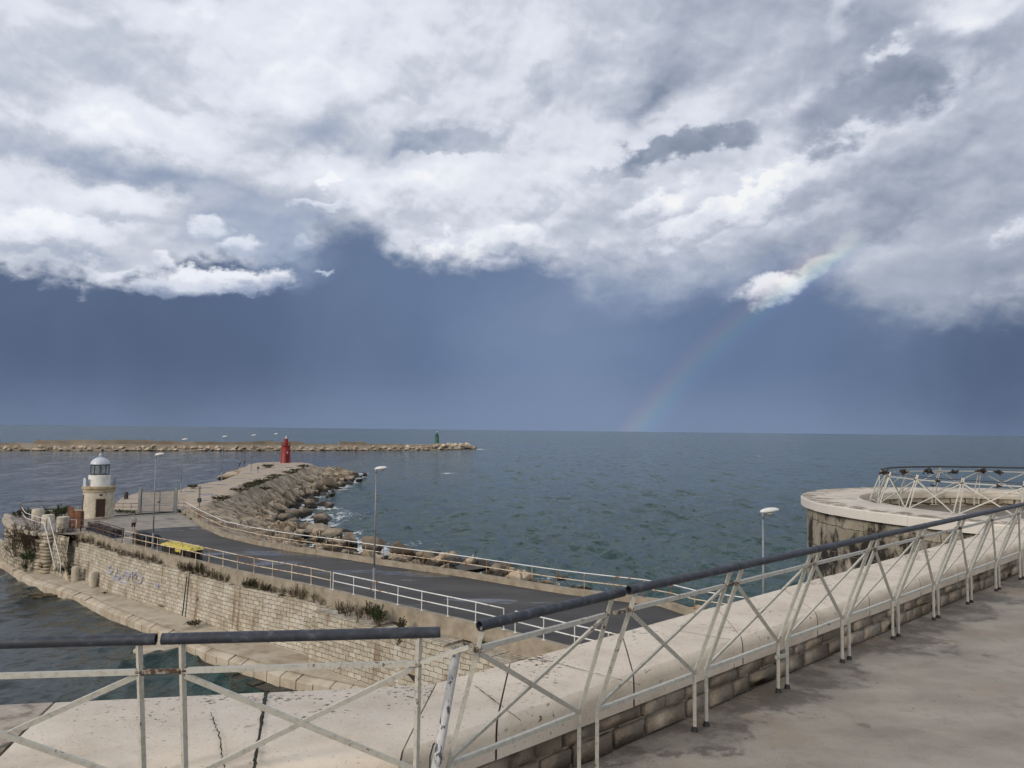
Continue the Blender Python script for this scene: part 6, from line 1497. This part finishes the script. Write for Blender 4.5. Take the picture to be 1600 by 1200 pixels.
# ------------------------------------------------------------------ round turret at the right
def turret():
    root = thing('round_turret', Vector((C_T.x, C_T.y, 0)), 'round stone turret with pale coping ring and black streaked wall', 'turret')
    a_hi = A_ST if A_ST > 0 else A_ST + 2 * PI; a_lo = -.75
    m = MB(); m.lathe((C_T.x, C_T.y, 0), [(RO + .55, -1), (RO + .05, 6), (RO - .12, 10), (RO - .12, ZC - .16)], 96, uvr=RO, cap=False); m.build('wall', M_turret, root, smooth='auto')
    m = MB(); m.lathe((C_T.x, C_T.y, 0), [(RI + .04, ZF - .05), (RI + .04, ZC - .17)], 90, a_lo, a_hi, cap=False, uvr=RI); m.build('inner_wall', M_low, root)
    mb = MB(); nb = 26; r = random.Random(3)
    prof = [(1.0, -.19), (1.0, -.03), (.985, -.008), (.96, 0), (.05, 0), (.02, -.012), (0, -.05), (0, -.19)]
    for k in range(nb):
        b0 = a_lo + (a_hi - a_lo) * (k + .002) / nb; b1 = a_lo + (a_hi - a_lo) * (k + .998) / nb; dz = r.uniform(-.004, .004); n = 6; V = []; uv = []
        for q in range(n + 1):
            a = b0 + (b1 - b0) * q / n
            for v, z in prof:
                rr = RI + (RO - RI) * v; V.append((C_T.x + rr * math.cos(a), C_T.y + rr * math.sin(a), ZC + z + dz)); uv.append((a * RO, v))
        K = len(prof); F = [(q * K + j, q * K + j + 1, (q + 1) * K + j + 1, (q + 1) * K + j) for q in range(n) for j in range(K - 1)] + [(q * K + K - 1, q * K, (q + 1) * K, (q + 1) * K + K - 1) for q in range(n)]
        F += [tuple(range(K)), tuple(n * K + j for j in range(K - 1, -1, -1))]
        mb.add(V, F, uv)
    mb.build('coping', M_copt, root, smooth='auto')
turret()
# ------------------------------------------------------------------ railing panels: kinked posts leaning inward over the terrace
LEAN, HT, HK, FU = .245, .968, .33, .855
def panel_parts(root, W, handrail=True, foot=True, hx=(-.06, .06), foot_dz=0.):
    """local frame: x along the panel, -y inward; the post feet stand at z = 0"""
    def top(x, f): return Vector((x, -LEAN * f, HK + (HT - HK) * f))
    s = .0215
    for x in (0, W):
        m = MB(); m.tube([Vector((x, 0, -.01 + foot_dz)), Vector((x, 0, HK)), top(x, 1)], s * .62, 4); 
        o = m.build('post', M_rail, root, origin=(0, 0, 0))
        m = MB(); m.tube([Vector((x, 0, -.005)), Vector((x, 0, .012)), Vector((x, 0, .03))], [.024, .018, .0142], 6); m.build('rusted_foot', M_darkmetal, root, origin=(0, 0, 0))
        m = MB(); e = top(x, FU); m.tube([e + Vector((-.014, .004, 0)), e + Vector((.014, .004, 0))], [.017, .017], 6); m.build('weld_joint', M_rusty, root, origin=(0, 0, 0))
    fu = FU
    m = MB(); m.bar(top(.0, fu), top(W, fu), .020, .020); m.build('upper_rail', M_rail, root, origin=(0, 0, 0))
    m = MB(); m.bar(Vector((0, .004, HK)), Vector((W, .004, HK)), .020, .020); m.build('lower_rail', M_rail, root, origin=(0, 0, 0))
    nrm = Vector((0, -(HT - HK), -LEAN)).normalized()
    for a, b, off in ((top(.01, fu - .03), Vector((W - .01, 0, HK + .012)), .006), (Vector((.01, 0, HK + .012)), top(W - .01, fu - .03), -.006)):
        m = MB(); m.bar(a + nrm * off, b + nrm * off, .021, .011, up=nrm); m.build('brace', M_rail, root, origin=(0, 0, 0))
    if handrail:
        m = MB(); A, B = Vector((-hx[0] * -1, -LEAN * 1.0, HT + .012)), Vector((W + hx[1], -LEAN, HT + .012)); R_ = .0222
        A = Vector((hx[0], -LEAN, HT + .012))
        m.tube([A, B], R_, 18, caps=False); m.tube([A, B], R_ * .80, 18, caps=False)
        n = 18; o = len(m.v) - 4 * n
        for e, (i0, i1) in enumerate(((0, 2 * n), (n, 3 * n))):
            for j in range(n): m.f.append((o + i0 + j, o + i0 + (j + 1) % n, o + i1 + (j + 1) % n, o + i1 + j))
        hr = m.build('handrail', M_hand, root, origin=(0, 0, 0), smooth='auto')
def panel(p, ang, W, label, group, **kw):
    root = thing('railing_panel', Vector((0, 0, 0)), label, 'railing panel', group); panel_parts(root, W, **kw)
    root.location = p; root.rotation_euler = (0, 0, ang); return root
GR = 'railing panels along the parapet'
aR = math.atan2(U.y, U.x); aL = math.atan2(UL.y, UL.x)
# the straight right hand run: the first post pair at the second joint, then one panel a metre
S0 = V2(at(933, 1110, 13.38), ZF); S1 = V2(at(1561.5, 921.5, ZF), ZF)
pit_ = (S1 - S0).length / 7.0; u_ = (S1 - S0).normalized(); aS = math.atan2(u_.y, u_.x)
W_ = pit_ - .125
names = ['second panel right of the corner gap, its posts beside the crack in the coping', 'third panel right of the corner gap, in front of the far kerb end', 'fourth panel right of the corner gap, with the lamp post seen above it', 'fifth panel right of the corner gap, below the left edge of the turret', 'sixth panel right of the corner gap, before the stained turret wall', 'seventh panel right of the corner gap, under the middle of the turret coping', 'eighth panel right of the corner gap, near the right edge', 'last panel visible at the right edge of the view']
P0 = None
for k in range(8):
    q = S0 + u_ * (pit_ * k)
    lab = 'white kinked railing panel: ' + names[k]
    lab = 'kinked panel, ' + names[k].split(' right of the corner gap, ')[0] .replace(' panel', '') + ' right of the corner gap, ' + names[k].split(' right of the corner gap, ')[1] if ' right of the corner gap, ' in names[k] else 'kinked white panel at the right edge of the view, beside the turret entrance'
    if P0 is None: P0 = panel(q, aS, W_, lab, GR, hx=(-.058, .058))
    else: dup(P0, q, aS, lab)
q = S0 + u_ * (pit_ * 8); dup(P0, q, aS, 'kinked white panel running out of view past the right edge')
# corner panel
e = V2(at(905, 1115, 13.38), ZF); c0 = V2(kc, ZF); d = (e - c0)
KEEP = (LEAN, HT); LEAN, HT = .205, .94
panel(c0, math.atan2(d.y, d.x), d.length, 'kinked white panel first right of the corner gap, with the open dark tube end', GR, hx=(-.02, .085))
LEAN, HT = KEEP
# left panels: built back from the corner post
l1 = V2(kl, ZF); Wl = .915
RUN = (LEAN, HT, FU); LEAN, HT, FU = .12, .915, .80          # the left run leans less
pl = l1 - UL * Wl
panel(pl, aL, Wl, 'kinked white panel left of the corner gap, over the mossy joint in the coping', GR, hx=(-.075, .085))
pl2 = pl - UL * (.158 + .98)
panel(pl2, aL, .98, 'kinked white panel at the left edge of the view, above the grey weathered coping', GR, hx=(-.06, .062))
LEFT_TIE = (LEAN, HT, FU); LEAN, HT, FU = RUN
# ties between neighbouring panels
def tie(a, b, f, lab, mat=M_rusty):
    m = MB(); z = HK + (HT - HK) * f if f >= 0 else .2
    m.bar(a, b, .016, .016); o = m.build('rail_tie', mat, origin=a); tag(o, lab, 'rail tie', 'short ties joining the railing panels'); return o
def toppt(p, inward, f=.855, L=None):
    le, ht, f = L or (LEAN, HT, f)
    return V2(p, ZF) + inward * (le * f) + Vector((0, 0, HK + (ht - HK) * f))
nS = Vector((u_.y, -u_.x, 0))
tie(toppt(pl - UL * .158, NL, L=LEFT_TIE), toppt(pl, NL, L=LEFT_TIE), .855, 'short rusty tie between the two panels left of the corner gap')
tie(toppt(l1, NL, L=LEFT_TIE), toppt(c0, (NL + nS).normalized()), .855, 'longer pale tie bridging the corner gap behind the white pole', M_rail)
for k in range(9):
    a = S0 + u_ * (pit_ * k) - u_ * .125
    tie(toppt(a, nS), toppt(a + u_ * .125, nS), .855, 'short rusty tie at the ' + ['first', 'second', 'third', 'fourth', 'fifth', 'sixth', 'seventh', 'eighth', 'ninth'][k] + ' post pair right of the corner')
a = S0 + u_ * (pit_ * 2) - u_ * .125
m = MB(); m.bar(V2(a, ZF + .24) - u_ * .03, V2(a, ZF + .225) + u_ * .125, .014, .022); tag(m.build('foot_tie', M_rail, origin=a), 'low pale tie between the legs of the third post pair', 'rail tie')
# panels round the turret
GT = 'railing panels round the turret'; Rp = 3.42; na = 15
step = 2 * math.asin(.5 * 1.07 / Rp)
words = ['first', 'second', 'third', 'fourth', 'fifth', 'sixth', 'seventh', 'eighth', 'ninth', 'tenth', 'eleventh', 'twelfth', 'thirteenth', 'fourteenth', 'fifteenth']
a_start = math.radians(262)
for k in range(na):
    b0 = a_start - step * k; b1 = b0 - step * .90
    p = Vector((C_T.x + Rp * math.cos(b0), C_T.y + Rp * math.sin(b0), ZF)); q = Vector((C_T.x + Rp * math.cos(b1), C_T.y + Rp * math.sin(b1), ZF))
    d = q - p; bare = k < 6
    w = panel(p, math.atan2(d.y, d.x), d.length, ('bare turret panel without handrail, ' if bare else 'turret panel with dark handrail, ') + words[k if bare else k - 6] + (' from the parapet end' if bare else ' clockwise along the seaward side'), GT, handrail=not bare, hx=(-.05, .05))
    # clockwise travel puts inward on the right hand: the same lean as the straight run
m = MB(); pts = []
for k in range(0, 7):
    b0 = a_start - step * k; rr = Rp - LEAN * .95
    pts.append(Vector((C_T.x + rr * math.cos(b0), C_T.y + rr * math.sin(b0), ZF + .93)))
m.tube(resample(pts, .2), .007, 5); tag(m.build('cable', M_darkmetal, origin=pts[0]), 'thin dark cable strung along the bare panels of the turret', 'cable')
r = random.Random(9)
for i, (px, py) in enumerate([(1382, 738), (1412, 737), (1451, 736), (1490, 738), (1535, 736), (1560, 738), (1458, 759.5), (1466, 751), (1561, 760)]):
    dist = 16.2 if i == 0 else (17.3, 18.2, 18.6, 18.7, 18.6, 18.5, 13.3, 13.3, 12.6)[i - 1]
    c = at_y(px, py, dist); m = MB(); n = 3 if i < 6 else 1
    for q in range(n):
        pts = [c + Vector((r.gauss(0, .05), r.gauss(0, .04), r.gauss(0, .028))) * (1.0 if i < 6 else .5) for _ in range(9)]
        m.tube(pts, .017 if i < 6 else .014, 5)
    tag(m.build('rag_knot', M_ragshade, origin=c), ['dark tangle of rag at the left end of the turret handrail', 'large dark tangle hanging second on the turret railing', 'dark tangle hanging third along the far turret railing', 'small dark tangle fourth along the far turret railing', 'flat dark tangle fifth along the far turret railing', 'smallest dark tangle near the right edge on the turret railing', 'dark knot on a bare turret panel corner', 'dark knot on the cable above the bare turret panels', 'dark knot on the bare turret panel at the right edge'][i], 'rag knot', 'tangles hanging on the turret railing')
# ------------------------------------------------------------------ flaking pole in the corner gap and its cable
pa, pb_ = at_y(655, 1338, 3.22), at_y(714, 1015, 3.36)
root = thing('flaking_pole', Vector((pa.x, pa.y, ZF)), 'short white metal pole with flaking paint leaning in the corner gap', 'pole')
pa.z = ZF
m = MB(); m.tube([pa, pb_], [.0205, .0185], 20); m.build('shaft', M_pole, root, smooth='auto')
m = MB(); dd = (pb_ - pa).normalized(); m.tube([pb_ - dd * .012, pb_ + dd * .004], .0205, 20); m.build('cap', M_galv, root, smooth='auto')
m = MB()
for k in range(3): m.tube([pb_ + Vector((-.006 + .006 * k, 0, 0)), pb_ + Vector((-.008 + .007 * k, 0, .018))], .0016, 5)
m.build('bolts', M_galv, root)
cpts = [at_y(694, 1075, 3.62), at_y(690, 1100, 3.5), at_y(684, 1130, 3.4), at_y(678, 1160, 3.32), at_y(672, 1182, 3.26), at_y(671, 1210, 3.2), at_y(670, 1300, 3.19)]
for p in cpts[:3]: p.z = ZC + .012
m = MB(); m.tube(resample(cpts, .03), .0035, 6); tag(m.build('cable', M_darkmetal, origin=cpts[0], smooth=True), 'thin dark cable running over the coping beside the flaking pole', 'cable')
